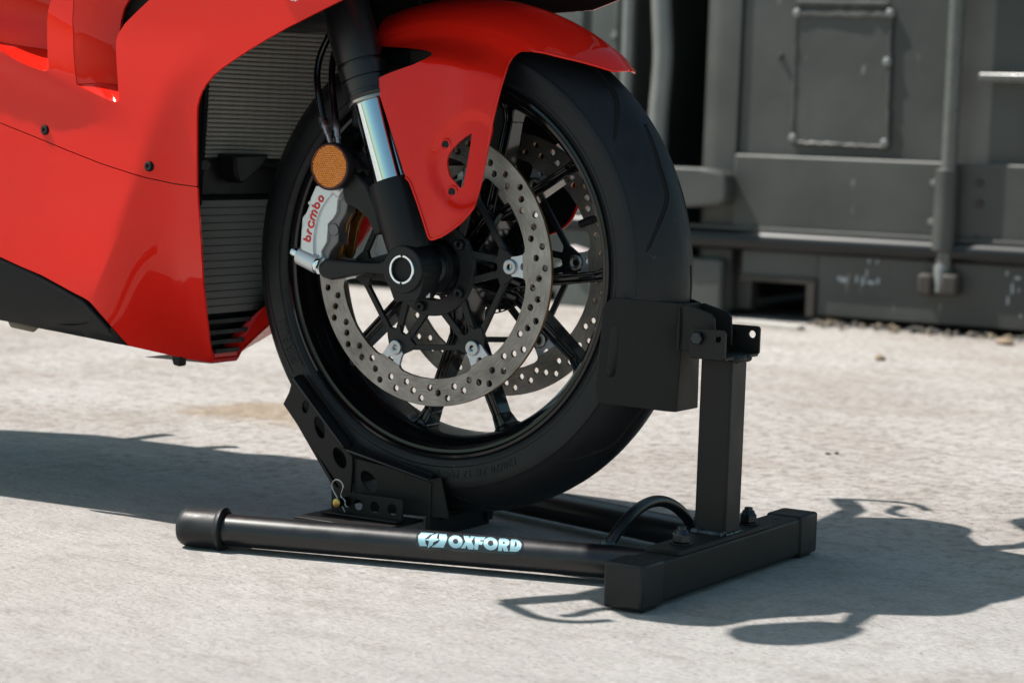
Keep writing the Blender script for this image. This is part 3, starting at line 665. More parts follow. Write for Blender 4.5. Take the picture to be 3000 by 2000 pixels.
# ---------------- fork legs
RK = Vector((-.345, 0, .939)).normalized()
def fork(sgn):
    y = sgn*.110; A0 = Vector((-.0015, y, ZC))
    at = lambda s: A0+RK*s
    low = M()
    low.tube([at(.020), at(.03), at(.06), at(.100), at(.1075), at(.108)], [.0255, .0275, .0285, .0292, .0285, .0245], 40)
    # axle clamp, boss and pinch-bolt foot
    ya, yb = sgn*.1405, sgn*.100
    low.lathe([(.0165, ya), (.0262, ya), (.0275, ya-sgn*.0012), (.0285, yb), (.0165, yb)], seg=48)
    foot = [(-.0255, .0), (-.021, -.020), (-.0125, -.0385), (.018, -.0350), (.025, -.024), (.0272, .0), (.018, .018), (-.018, .018)]
    low.plate([(-x*sgn*-1, z) for x, z in foot] if sgn > 0 else foot, [circ(0, 0, .0168, 24)], (0, ya+(-sgn)*.004, ZC), (1, 0, 0), (0, 0, 1), .036 if sgn < 0 else -.036)
    leg = obj('fork_leg', low, CAST, bike, bevel=.002, smooth=40)
    # radial caliper mounts: lower and upper arms
    arm = M(); Y = sgn*.112
    pts = [PY(px, py, -.118) for px, py in ((1150, 752), (1118, 768), (1070, 768), (1000, 762), (958, 757), (941, 775), (941, 800), (952, 812), (975, 820), (1010, 812), (1085, 800), (1150, 806))]
    o2 = [(p.x, p.z) for p in pts]
    arm.sheet(o2, [], lambda u, v: Vector((u, sgn*.124, v)), lambda u, v: Vector((u, sgn*.100, v)))
    pts = [PY(px, py, -.112) for px, py in ((1012, 556), (1005, 530), (1022, 500), (1050, 505), (1085, 540), (1110, 600), (1128, 680), (1110, 690), (1085, 640), (1052, 610), (1020, 595))]
    o3 = [(p.x, p.z) for p in pts]
    arm.sheet(o3, [], lambda u, v: Vector((u, sgn*.120, v)), lambda u, v: Vector((u, sgn*.098, v)))
    obj('caliper_arm', arm, CAST, leg, bevel=.004, smooth=50, seg=3)
    # stanchion, chrome
    obj('stanchion', M().tube([at(.10), at(.40)], .0215, 48), CHROME, leg)
    up = M()
    up.tube([at(.2085), at(.209), at(.213), at(.2135), at(.2185)], [.0225, .0270, .0280, .0272, .0272], 48)
    up.tube([at(.2185), at(.2187), at(.2325), at(.2327)], [.0270, .0277, .0285, .0270], 48)
    up.tube([at(.2340), at(.2342), at(.2500), at(.2502)], [.0270, .0285, .0292, .0270], 48)
    up.tube([at(.2540), at(.2545), at(.27), at(.62)], [.0265, .0283, .0290, .0300], 48)
    up.tube([at(.205), at(.56)], .0255, 40)
    obj('fork_tube', up, SATIN, leg, smooth=40)
    obj('seal_ring', M().tube([at(.2052), at(.2055), at(.2085), at(.2088)], [.0262, .0268, .0268, .0262], 48), WIRE, leg)
    # hollow axle end
    ax = M(); ax.lathe([(.0138, sgn*.137), (.0138, sgn*.1410), (.0146, sgn*.1424), (.0168, sgn*.1424), (.0176, sgn*.1412), (.0176, sgn*.137)], seg=48)
    obj('axle_end', ax, CHROME, leg, smooth=40)
    obj('axle_bore', M().lathe([(.0137, sgn*.1405), (.0137, sgn*.1372), (.0001, sgn*.1372)], seg=32, closed=False), DARK, leg)
    nk = M()
    for a in (90, 270):
        d = Vector((math.cos(math.radians(a)), 0, math.sin(math.radians(a))))
        nk.cyl(AX+d*.0161+Vector((0, sgn*.1420, 0)), AX+d*.0161+Vector((0, sgn*.1428, 0)), .0015, seg=10)
    obj('axle_notch', nk, DARK, leg)
    return leg
legN = fork(-1); legF = fork(1)
# bearing spacer between leg and disc, with its polished lip
obj('wheel_spacer', M().lathe([(.0185, -.100), (.0195, -.100), (.0205, -.085), (.0212, -.082), (.0205, -.070), (.0185, -.070)], seg=48), CHROME, wheel)
obj('hub_seal', M().lathe([(.0215, -.0785), (.0300, -.0785), (.0315, -.070), (.0305, -.062), (.0215, -.062)], seg=48), CAST, wheel)
# axle pinch bolts
mb = M()
for px, py in ((1228, 862), (1252, 856)):
    p = PY(px, py, -.115); mb.cyl(p+Vector((0, 0, .006)), p+Vector((0, 0, -.006)), .0045, seg=6)
obj('pinch_bolt', mb, STEEL, legN)
# ---------------- calipers
def cal(px, py, y=-.118): p = PY(px, py, y); return (p.x, p.z)
CS = lambda L, y=-.118: [cal(850+a/5.228, 550+b/5.228, y) for a, b in L]
body = CS([(395, -30), (330, 110), (300, 170), (243, 215), (240, 250), (262, 270), (215, 385), (165, 445), (152, 500), (148, 600), (133, 830), (120, 960), (95, 1030), (93, 1085), (118, 1130), (200, 1165), (285, 1235), (345, 1240), (462, 1290), (478, 1230), (520, 1110), (455, 1050), (447, 975), (528, 835), (543, 690), (545, 555), (620, 480), (682, 375), (696, 185), (760, 110), (840, 60), (838, -30), (690, -60)])
crease = CS([(690, -20), (668, 50), (560, 175), (470, 310), (410, 450), (370, 620), (350, 800), (352, 1000), (368, 1100), (352, 1215)])
face = CS([(395, -30), (312, 160), (296, 290), (285, 440), (210, 560), (172, 640), (165, 830), (165, 960), (150, 1010), (150, 1110), (200, 1160), (340, 1225), (352, 1215), (368, 1100), (352, 1000), (350, 800), (370, 620), (410, 450), (470, 310), (560, 175), (668, 50), (690, -20)])
def caliper(sgn):
    mb = M()
    Yf = sgn*.1145
    mb.sheet(body, [], lambda u, v: Vector((u, Yf, v)), lambda u, v: Vector((u, sgn*.094, v)))
    # rear bridge that reaches over the disc
    bb = CS([(395, -30), (300, 170), (215, 385), (152, 500), (133, 830), (100, 1060), (200, 1165), (300, 1200), (300, 900), (330, 620), (450, 330), (600, 60), (600, -40)])
    mb.sheet(bb, [], lambda u, v: Vector((u, sgn*.095, v)), lambda u, v: Vector((u, sgn*.046, v)))
    c = obj('brake_caliper', mb, ALU, bike, bevel=.0035, smooth=50, seg=3)
    mf = M().sheet(face, [], lambda u, v: Vector((u, sgn*.1180, v)), lambda u, v: Vector((u, sgn*.1130, v)))
    obj('caliper_face', mf, ALU, c, bevel=.0016, smooth=50, seg=2)
    # inner piston block, dark grey
    blk = CS([(455, 1050), (447, 975), (528, 835), (543, 690), (545, 555), (620, 480), (690, 375), (700, 185), (760, 110), (850, 120), (875, 200), (840, 380), (790, 470), (735, 560), (725, 700), (720, 840), (620, 960), (590, 1100), (480, 1100)], -.112)
    obj('piston_block', M().sheet(blk, [], lambda u, v: Vector((u, sgn*.1105, v)), lambda u, v: Vector((u, sgn*.090, v))), ALUD, c, bevel=.002, smooth=50)
    pad = CS([(880, 190), (1000, 230), (960, 400), (880, 560), (840, 760), (800, 1010), (750, 1105), (600, 1080), (640, 950), (720, 860), (735, 700), (760, 560), (850, 420)], -.095)
    for k, (y0, y1) in enumerate(((.0955, .0900), (.0720, .0670))):
        obj('brake_pad', M().sheet(pad, [], lambda u, v: Vector((u, sgn*y0, v)), lambda u, v: Vector((u, sgn*y1, v))), GOLD, c, bevel=.0007, smooth=50)
    pst = M()
    for a, b in ((660, 640), (640, 330)):
        u, v = CS([(a, b)], -.112)[0]; pst.cyl(Vector((u, sgn*.1125, v)), Vector((u, sgn*.108, v)), .0075, seg=24)
    obj('bore_plug', pst, ALUD, c, bevel=.0008)
    # mount bolts run along the arms
    P1 = PY(858, 735, -.110); P2 = PY(950, 784, -.112)
    d = (P2-P1).normalized(); q = lambda v: Vector((v.x, -v.y if sgn > 0 else v.y, v.z))
    b = M(); b.cyl(q(P1), q(P1+d*.016), .0058, .0058, 24); b.cyl(q(P1+d*.002), q(P1+d*.004), .0062, .0062, 24)
    b2 = M(); P3 = PY(936, 776, -.112); b2.tube([q(P3-d*.004), q(P3-d*.003), q(P3+d*.003), q(P3+d*.0035)], [.0105, .0112, .0112, .0105], 32)
    lug = M(); lug.cyl(q(P1+d*.013), q(P3-d*.002), .0118, .0118, 32)
    obj('mount_lug', lug, ALU, c, bevel=.001); obj('mount_bolt', b, CHROME, c, bevel=.0008); obj('mount_washer', b2, CHROME, c)
    P5 = PY(1004, 562, -.112); b3 = M(); b3.tube([q(P5-Vector((.006, 0, -.004))), q(P5+Vector((.003, 0, -.002)))], [.0105, .0100], 28)
    obj('mount_washer', b3, ALU, c, bevel=.0008)
    u, v = CS([(690, 575)], -.112)[0]
    return c
calN = caliper(-1); calF = caliper(1)
# red raised lettering on the near caliper: strokes traced letter by letter
def stroke(mb, L, w_=.0010, closed=False, n=5):
    P = [PY(850+a/5.228, 550+b/5.228, -.1182) for a, b in L]
    if len(P) > 2: P = catmull(P, n, closed)
    mb.tube(P, w_, 10, True, closed)
    if not closed:
        for e in (P[0], P[-1]): mb.lathe([(w_, 0), (w_*.8, w_*.6), (.00001, w_)], (e.x, e.y, e.z), 10, False); mb.lathe([(w_, 0), (w_*.8, -w_*.6), (.00001, -w_)], (e.x, e.y, e.z), 10, False)
def ringpts(cx, cy, rx, ry, n=8, rot=0):
    o = []
    for k in range(n):
        a = 2*PI*k/n; x, y = rx*math.cos(a), ry*math.sin(a); c, s = math.cos(rot), math.sin(rot); o.append((cx+x*c-y*s, cy+x*s+y*c))
    return o
lt = {}
letters = [('b', [(ringpts(278, 780, 31, 37), True), ([(212, 788), (290, 822)], False)]),
           ('r', [([(322, 708), (290, 690), (272, 655)], False), ([(290, 690), (268, 668), (272, 640)], False)]),
           ('e', [([(302, 514), (283, 545), (288, 584), (322, 606), (356, 588), (364, 552), (352, 530)], False)]),
           ('m', [([(372, 500), (314, 466)], False), ([(330, 470), (318, 425), (345, 408), (395, 440)], False), ([(345, 408), (338, 368), (365, 352), (410, 385)], False)]),
           ('b', [(ringpts(413, 277, 33, 38), True), ([(342, 275), (415, 318)], False)]),
           ('o', [(ringpts(473, 172, 31, 39, rot=-.15), True)])]
for nme, ss in letters:
    mb = M()
    for L, c in ss: stroke(mb, L, .00135, c)
    # flatten towards the face
    ym = -.1184; mb.v = [(x, ym+(y-ym)*.5, z) for x, y, z in mb.v]
    obj('raised_letter', mb, LETR, calN, smooth=60)
# amber reflector above the caliper
RC = PY(965, 488, -.131); RR = .0272
rf = M().lathe([(.0001, .010), (RR+.0012, .010), (RR+.0012, .0005), (RR+.0002, -.0008), (RR-.0006, .0004), (.0001, .0010)], tuple(RC), 64, False)
ref = obj('side_reflector', rf, BLKP, bike)
am = M(); p = .00300; nx = int(RR/p)+1
for j in range(-nx-2, nx+3):
    for i in range(-nx-2, nx+3):
        u = (i+.5*(j % 2))*p; v = j*p*.80
        if u*u+v*v > (RR-.0022)**2: continue
        h = random.uniform(.0006, .0011); tw = random.uniform(-.25, .25)
        ring = [RC+Vector((u+.56*p*math.cos(PI/3*k+PI/6+tw), .0002, v+.50*p*math.sin(PI/3*k+PI/6+tw))) for k in range(6)]
        am.add(ring+[RC+Vector((u+random.uniform(-.3, .3)*p*.5, -h, v+random.uniform(-.3, .3)*p*.5))], [(k, (k+1) % 6, 6) for k in range(6)])
obj('prism_facets', am, AMBER, ref, smooth=0, kind='stuff')
obj('reflector_base', M().lathe([(.0001, .0004), (RR-.0008, .0004), (RR-.0002, -.0004), (RR-.0012, -.0009), (RR-.0024, -.0004), (RR-.0026, .0003)], tuple(RC), 64, False), AMBD, ref)
# brake hoses with crimped fittings
def hose(pts, fit, y):
    P = catmull([PY(a, b, yy) for (a, b), yy in zip(pts, y)], 6)
    h = obj('brake_hose', M().tube(P, .0042, 14), BLKG, bike)
    A_, B_ = PY(*fit[0], y[-1]), PY(*fit[1], y[-1]-.006)
    d = B_-A_
    f = M(); f.tube([A_-d*.05, A_, A_+d*.42, A_+d*.43, A_+d*.72, A_+d*.73, B_], [.0048, .0054, .0054, .0046, .0046, .0036, .0034], 16)
    obj('hose_fitting', f, STEEL, h, smooth=40)
    E_ = M().cyl(B_, B_+d*.35, .0036, .0036, 12); obj('banjo_pipe', E_, STEEL, h)
hose([(985, 60), (962, 110), (938, 165), (929, 220), (934, 280), (946, 348)], [(945, 347), (967, 414)], [-.095, -.100, -.104, -.108, -.112, -.114])
hose([(990, 120), (976, 175), (972, 230), (976, 290), (984, 355)], [(984, 358), (990, 420)], [-.085, -.09, -.096, -.1, -.106])
mb = M(); p = PY(1040, 470, -.10); mb.cyl(p+Vector((-.02, 0, .01)), p+Vector((.01, 0, -.02)), .013, .016, 24)
p = PY(1010, 505, -.105); mb.cyl(p+Vector((0, .012, 0)), p+Vector((0, -.008, 0)), .011, .010, 24)
obj('hose_bracket', mb, CAST, bike, bevel=.002)
# ---------------- front fender
def tor_r(y): return .262+.060*math.sqrt(max(0, 1-(y/.078)**2))
def tor_y(r):
    q = (r-.262)/.060
    return -.078*math.sqrt(max(0, 1-q*q)) if q > 0 else -.078
def TOR(px, py):
    lo = None; d = rdir(px, py); t = 2.0
    while t < 3.1:
        p = Vector(CAM)+d*t; r = math.hypot(p.x, p.z-ZC)
        if abs(p.y) < .0779 and r < tor_r(p.y): return (math.atan2(p.z-ZC, p.x), p.y)
        t += .0006
    # silhouette: closest approach in the mid plane
    p = PY(px, py, 0); return (math.atan2(p.z-ZC, p.x), 0)
low = [TOR(px, py) for px, py in ((1803, 200), (1760, 191), (1701, 179), (1640, 164), (1594, 153), (1565, 149), (1539, 149), (1518, 157))]
RJ = .285; YJ = tor_y(RJ)
tipth = TOR(1812, 192)[0]
near = [(tipth-.022, -.004), (tipth-.018, -.013)]+[(th, y) for th, y in low if y > YJ]
# aft part runs along the joint radius
thj = near[-1][0]; thend = math.radians(109)
far = [(th, -y) for th, y in near][::-1]
shell_o = [(th*.3, y) for th, y in near]+[(th*.3, YJ) for th in [lerp(thj+.03, thend, k/8) for k in range(9)]]+[(th*.3, -YJ) for th in [lerp(thend, thj+.03, k/8) for k in range(9)]]+[(th*.3, y) for th, y in far]
def shellF(dr):
    def f(u, v):
        th = u/.3
        # light centre crease towards the tip, slight drop of the very tip
        k = sstep((1.25-th)/.5); r = tor_r(v)+dr+.0035*k*max(0, 1-abs(v)/.03)-.004*sstep((tipth+.06-th)/.08)
        return AX+Vector((r*math.cos(th), v, r*math.sin(th)))
    return f
fm = M().sheet(shell_o, [], shellF(0), shellF(-.0028), .010, back=1)
fender = obj('front_fender', fm, [RED, BLKP], bike, smooth=50)
def side_panel(x, z):
    r = math.hypot(x, z-ZC); yt = tor_y(min(.3219, r))
    out = -.118-.010*sstep((.04-x)/.09)+.014*sstep((x-.055)/.05)
    out += .012-.026*max(0, min(1, (.60-z)/.22))
    # tray round the triangular opening
    if TRP and abs(x-TRC[0]) < .07 and abs(z-TRC[1]) < .11:
        d = 9; ins = False; j = len(TRP)-1
        for i in range(len(TRP)):
            (ax_, az_), (bx_, bz_) = TRP[j], TRP[i]; ex, ez = bx_-ax_, bz_-az_
            t_ = max(0, min(1, ((x-ax_)*ex+(z-az_)*ez)/(ex*ex+ez*ez+1e-12))); d = min(d, math.hypot(x-ax_-ex*t_, z-az_-ez*t_))
            if (az_ > z) != (bz_ > z) and x < ex*(z-az_)/(ez+1e-12)+ax_: ins = not ins
            j = i
        out += .0055*(1 if ins else sstep((.025-d)/.007))
    return lerp(yt, out, sstep((.274-r)/.034))
TRC = (.045, .470); TRP = []
p = PF(1340, 480, lambda x, z: -.118); TRC = (p.x, p.z)
tri = [(1382, 393), (1379, 420), (1375, 447), (1366, 500), (1356, 546), (1352, 552), (1345, 549), (1330, 532), (1316, 515), (1311, 495), (1309, 472), (1313, 455), (1322, 440), (1343, 417), (1365, 400), (1376, 393)]
TRP = [(q.x, q.z) for q in [PF(a, b, side_panel, -.1) for a, b in tri]]
so_ = [(1525, 152), (1510, 160), (1499, 171), (1488, 190), (1480, 215), (1462.5, 272), (1443, 353), (1431, 420), (1420, 481), (1408, 540), (1394, 587), (1389, 604), (1381, 617), (1356, 646), (1331, 667), (1300, 688), (1275, 699), (1266, 701), (1260, 699), (1255, 690), (1251, 678), (1230, 612), (1210, 556), (1206, 545), (1200, 531), (1189, 519), (1184, 508), (1160, 430), (1130, 335), (1105, 258), (1103, 244), (1105, 235), (1114, 226), (1140, 215), (1169, 204), (1210, 190), (1245, 174), (1262, 164), (1266, 158), (1260, 152), (1235, 146), (1190, 141), (1140, 138), (1088, 135), (1040, 132)]
sp2 = [PF(a, b, side_panel, -.1) for a, b in so_]; sp2 = [(p.x, p.z) for p in sp2]
# joint with the shell along r = RJ - small overlap
aft = [(RJ*math.cos(a), ZC+RJ*math.sin(a)) for a in [lerp(thend-.25, thj+.0, k/14) for k in range(15)]]
trh = [PF(a, b, side_panel, -.1) for a, b in tri]; trh = [(p.x, p.z) for p in trh]
for sgn in (-1, 1):
    fs = M().sheet(sp2+aft, [trh], lambda u, v: Vector((u, -sgn*side_panel(u, v), v)), lambda u, v: Vector((u, -sgn*side_panel(u, v)-sgn*.003, v)), .0048, back=1)
    obj('fender_side_panel', fs, [RED, BLKP], fender, smooth=50)
for px, py in ((1306, 424), (1325, 562)):
    p = PF(px, py, side_panel, -.1)
    b = M(); b.lathe([(.0001, .0002), (.0046, .0002), (.0050, -.0010), (.0062, -.0013), (.0074, -.0006), (.0080, .002)], (p.x, p.y, p.z), 24, False)
    obj('fender_bolt', b, RED, fender); obj('bolt_socket', M().lathe([(.0001, -.0004), (.0047, -.0004), (.0049, -.0009)], (p.x, p.y, p.z), 20, False), DARK, fender)
# black inner bracket behind the slot
p = M(); p.box((-.11, -.10, .50), (-.02, .10, .575)); p.box((-.05, -.072, .46), (.02, .072, .60))
obj('fender_bracket', p, BLKP, fender, bevel=.006)
# ---------------- fairings
WT = [(.180, .008), (.190, .022), (.225, .052), (.265, .092), (.30, .130), (.35, .172), (.43, .203), (.53, .219), (.62, .228), (.70, .239), (.78, .241), (.86, .222), (.95, .165), (1.02, .09), (1.08, .03)]
FL = [(.18, .16), (.25, .155), (.30, .13), (.40, .08), (.50, .03), (.60, .0)]
CA, CB = PY(0, 168, -.25), PY(375, 335, -.235)          # crease line
VP = [(.175, .04), (.19, .085), (.205, .135), (.22, .172), (.24, .195), (.27, .206), (.30, .209), (.40, .214), (.50, .220), (.60, .226), (.64, .230)]
XE = [(.18, -.375), (.265, -.355), (.35, -.322), (.43, -.290), (.53, -.257), (.58, -.20)]
def Wf(x, z):
    def vee(z_): return .5*tab(WT, z_)+.25*tab(WT, z_-.02)+.25*tab(WT, z_+.02)
    w_ = vee(z)
    if z < .62:      # behind the narrow keel lip each panel swells out to a nearly upright side
        k_ = sstep((tab(XE, z)-x)/.05); w_ = lerp(w_, max(w_, .5*tab(VP, z)+.25*tab(VP, z-.012)+.25*tab(VP, z+.012)), k_)
        w_ += .022*sstep((-.45-x)/.5)
    if x > -.12: n = min(1, max(0, x)/.2); w_ *= math.sqrt(max(0, 1-n**3))
    # crease: below the line the panel tucks in
    zl = lerp(CA.z, CB.z, (x-CA.x)/(CB.x-CA.x)); k = sstep((CB.x+.03-x)/.22)*sstep((x+1.1)/.2)
    d = zl-z; w_ += k*.012*math.exp(-(d/.014)**2*.5) if d > 0 else k*.012*math.exp(-(d/.045)**2*.5)
    return w_
def Fn(x, z): return -Wf(x, z)
seam = [(-60, 338), (0, 359), (85, 393), (204, 442), (298, 479), (425, 519), (510, 537), (576, 546)]
edge_up = [(576, 500), (576, 420), (576, 345), (577, 315), (583, 289), (591, 268), (601, 250), (625, 221), (650, 200), (680, 179), (730, 146), (778, 117), (840, 82), (893, 55), (950, 26), (1000, 1)]
edge_lo = [(578, 552), (580, 600), (584, 650), (588, 715), (592, 778), (598, 860), (605, 931), (613, 1000), (619, 1035), (626, 1052)]
def tr(L, F=None): r = [PF(a, b, F or Fn) for a, b in L]; return [(p.x, p.z) for p in r]
upE = tr(edge_up); loE = tr(edge_lo); seamW = tr(seam)
topW = [(-.03, .656), (.03, .660), (.09, .680), (.13, .702), (.17, .726), (.195, .748), (.196, .76), (.17, .80), (.11, .85), (.02, .91), (-.10, .97), (-.25, 1.03), (-.42, 1.05), (-.60, 1.0), (-.80, .93), (-1.05, .90), (-1.05, .50), (-.80, .498)]
upper = seamW+upE+topW
# vents
v1_low = [(0, 147), (51, 179), (85, 194), (119, 206), (130, 209), (138, 207), (142, 200)]
v1 = [(-60, 118)]+v1_low+[(140, 165), (138, 128), (138, 64), (141, 30), (150, 0), (160, -40), (-60, -40)]
v2_low = [(225, 248), (250, 261), (272, 272), (300, 285), (328, 297), (338, 299), (345, 297), (348, 291)]
v2 = v2_low+[(345, 240), (342, 191), (340, 150), (340, 123), (343, 108), (349, 96), (366, 70), (400, 36), (438, 0), (480, -40), (215, -40), (212, 60), (215, 150), (220, 215)]
h1, h2 = tr(v1), tr(v2)
fairN = M().sheet(upper, [h1, h2], lambda u, v: Vector((u, Fn(u, v), v)), lambda u, v: Vector((u, Fn(u, v)+.003, v)), .016, back=1)
fair = obj('upper_fairing', fairN, [RED, DARK], bike, smooth=50)
fairF = M().sheet(upper, [], lambda u, v: Vector((u, -Fn(u, v), v)), lambda u, v: Vector((u, -Fn(u, v)-.003, v)), .025, back=1)
obj('upper_fairing', fairF, [RED, DARK], bike, smooth=50)
# recessed gill panels
def gill(L, xl, xr, D, stop):
    def depth(x): return D*sstep(max(0, (x-xl)/(xr-xl)))
    F2 = lambda x, z: Fn(x, z)+depth(x)
    o = tr(L, F2)
    return M().sheet(o, [], lambda u, v: Vector((u, F2(u, v)+.0008, v)), lambda u, v: Vector((u, F2(u, v)+.004, v)), .012), F2
x0 = tr([(214, 120)])[0][0]; x1 = tr([(338, 120)])[0][0]
g2, F2 = gill([(222, 247), (293, 243), (350, 249), (352, 180), (350, 90), (353, 60), (362, 25), (380, -6), (400, -40), (212, -40), (210, 60), (213, 150)], x0, x1, .030, 0)
gl = obj('vent_panel', g2, RED, fair, smooth=50)
x0b = tr([(-140, 120)])[0][0]; x1b = tr([(136, 120)])[0][0]
g1, F1 = gill([(-60, 112), (0, 124), (70, 136), (143, 146), (146, 60), (152, 0), (160, -40), (-60, -40)], x0b, x1b, .032, 0)
obj('vent_panel', g1, RED, fair, smooth=50)
def ledge(lo, hi, F_in, n=24):
    A_ = catmull([(p[0], 0, p[1]) for p in tr(lo)], 4); q = tr(hi, F_in); B_ = catmull([(p[0], 0, p[1]) for p in q], 4)
    def rs(P): return [P[min(len(P)-1, round(k*(len(P)-1)/n))] for k in range(n+1)]
    A_, B_ = rs(A_), rs(B_); mb = M()
    vs = []
    for a, b in zip(A_, B_):
        pa = Vector((a.x, Fn(a.x, a.z)+.001, a.z)); pb = Vector((b.x, F_in(b.x, b.z)+.002, b.z))
        for t in (0, .33, .66, 1): vs.append(pa.lerp(pb, t))
    fs = [(i*4+j, (i+1)*4+j, (i+1)*4+j+1, i*4+j+1) for i in range(n) for j in range(3)]
    mb.add(vs, fs); return mb
obj('vent_ledge', ledge(v2_low, [(224, 248), (260, 245), (293, 243), (320, 245), (352, 248)], F2), RED, fair, smooth=60)
obj('vent_ledge', ledge([(-60, 118)]+v1_low, [(-60, 112), (0, 124), (70, 136), (110, 141), (146, 146)], F1), RED, fair, smooth=60)
# black liner behind the vents and both fairing halves
lin = [(-.95, .52), (-.62, .47), (-.32, .43), (-.32, .52), (-.27, .60), (-.12, .66), (-.1, .93), (-.5, .98), (-.95, .90)]
for sgn in (-1, 1):
    obj('fairing_liner', M().sheet(lin, [], lambda u, v: Vector((u, sgn*(max(.02, Wf(u, v)-.045)), v)), lambda u, v: Vector((u, sgn*(max(.015, Wf(u, v)-.048)), v)), .05), DARK, fair)
# fairing bolts
for px, py in ((132, 381), (436, 487)):
    p = PF(px, py, Fn); b = M()
    b.lathe([(.0001, -.0006), (.0018, -.0006), (.0021, -.0022), (.0040, -.0025), (.0054, -.0018), (.0059, .002)], (p.x, p.y, p.z), 28, False)
    o_ = obj('fairing_bolt', b, CAST, fair)
    obj('bolt_washer', M().lathe([(.0058, .001), (.0063, -.0010), (.0067, .002)], (p.x, p.y, p.z), 28, False), BLKP, fair)
# small white print at the top edge
p = PF(858, 2, Fn); pr = [(848, -20), (852, 1), (858, 4), (860, 1), (866, 6), (869, 1), (872, 4), (872, -20)]
obj('white_marking', M().sheet([(q.x, q.z) for q in [PF(a, b, Fn) for a, b in pr]], [], lambda u, v: Vector((u, Fn(u, v)-.0006, v)), None), mat('white vinyl', (.8, .8, .8), .4), fair, smooth=0)
# lower fairing
sl_ = [(-60, 341), (0, 362), (85, 396), (204, 445), (298, 482), (425, 522), (510, 540), (577, 549)]
bot = [(622, 1061), (600, 1060), (560, 1053), (510, 1043), (440, 1027), (378, 1013), (352, 985), (326, 956), (295, 920), (268, 889), (258, 880), (240, 869), (219, 859), (120, 805), (60, 780), (0, 752), (-60, 728)]
lower = tr(sl_)+loE+tr(bot)
dlo = lambda dy: (lambda u, v: Vector((u, Fn(u, v)+dy, v)))
lf = obj('lower_fairing', M().sheet(lower, [], dlo(0), dlo(.003), .014, back=1), [RED, DARK], bike, smooth=50)
lf2 = obj('lower_fairing', M().sheet(lower, [], lambda u, v: Vector((u, -Fn(u, v), v)), lambda u, v: Vector((u, -Fn(u, v)-.003, v)), .018, back=1), [RED, DARK], bike, smooth=50)
# rolled front lips of both halves, joined at the keel
def lip(E_, sgn, w_):
    mb = M(); P = catmull([(a, 0, b) for a, b in E_], 3); vs = []
    n = len(P)
    for i, p in enumerate(P):
        a, b = P[max(0, i-1)], P[min(n-1, i+1)]
        A3 = Vector((a.x, Fn(a.x, a.z), a.z)); B3 = Vector((b.x, Fn(b.x, b.z), b.z)); t = (B3-A3).normalized()
        inn = Vector((0, -t.z, t.y)); inn = inn if inn.y > 0 else -inn
        q = Vector((p.x, Fn(p.x, p.z), p.z))
        q2 = q+inn.normalized()*w_+Vector((-w_*1.02, 0, 0))
        qm = q+inn.normalized()*w_*.5+Vector((-w_*.30, 0, 0))
        for v in (q+Vector((.0006, 0, 0)), qm, q2): vs.append(Vector((v.x, v.y*(-sgn), v.z)))
    mb.add(vs, [(i*3+j, (i+1)*3+j, (i+1)*3+j+1, i*3+j+1) for i in range(n-1) for j in range(2)])
    return mb
for sgn, par in ((-1, lf), (1, lf2)): obj('fairing_lip', lip(loE, sgn, .017 if sgn > 0 else .012), RED, par, smooth=60)
obj('fairing_lip', lip(upE, -1, .010), RED, fair, smooth=60)
kz = loE[-1]; K = Vector((kz[0], 0, kz[1]))
kb = M(); wk = Wf(*kz)
kb.add([K+Vector((.001, -wk, 0)), K+Vector((.001, wk, 0)), K+Vector((-.004, wk*1.0, -.006)), K+Vector((-.004, -wk*1.0, -.006)), K+Vector((-.10, wk+.02, -.004)), K+Vector((-.10, -wk-.02, -.004))], [(0, 1, 2, 3), (3, 2, 4, 5)])
obj('keel_piece', kb, RED, lf, smooth=60)
obj('keel_block', M().box((K.x-.05, -.026, K.z-.001), (K.x-.001, .026, K.z+.012)), RED, lf, bevel=.003)
# black belly pan
bp = [(-60, 730), (0, 755), (120, 808), (219, 862), (240, 872), (257, 883), (268, 893), (295, 924), (326, 960), (352, 989), (376, 1013), (340, 1006), (245, 987), (180, 974), (112, 961), (60, 948), (0, 938), (-60, 926)]
def bF(x, z): return Fn(x, z)+.006
o_ = tr(bp, bF)
bel = obj('belly_pan', M().sheet(o_, [], lambda u, v: Vector((u, bF(u, v), v)), lambda u, v: Vector((u, bF(u, v)+.004, v)), .02), BLKP, bike, smooth=50)
obj('belly_pan', M().sheet(o_, [], lambda u, v: Vector((u, -bF(u, v), v)), lambda u, v: Vector((u, -bF(u, v)-.004, v)), .03), BLKP, bike, smooth=50)
rim_ = [(0, 757), (120, 811), (219, 866), (238, 876), (255, 889), (292, 930), (322, 965)]
P_ = [PF(a, b, bF) for a, b in rim_]; obj('belly_trim', M().tube([q+Vector((0, -.002, -.001)) for q in catmull(P_, 4)], .0030, 8), BLKP, bel)
rc = [(265, 903), (325, 985), (300, 978), (200, 962), (240, 955)]
o_ = tr([(260, 893), (278, 914), (300, 945), (331, 985), (300, 976), (240, 966), (160, 955), (230, 952), (262, 946)], bF)
obj('belly_shade_patch', M().sheet(o_, [], lambda u, v: Vector((u, bF(u, v)-.0012, v)), None, .02), DARK, bel)  # flat dark patch on the pan, painting the shade of a recess
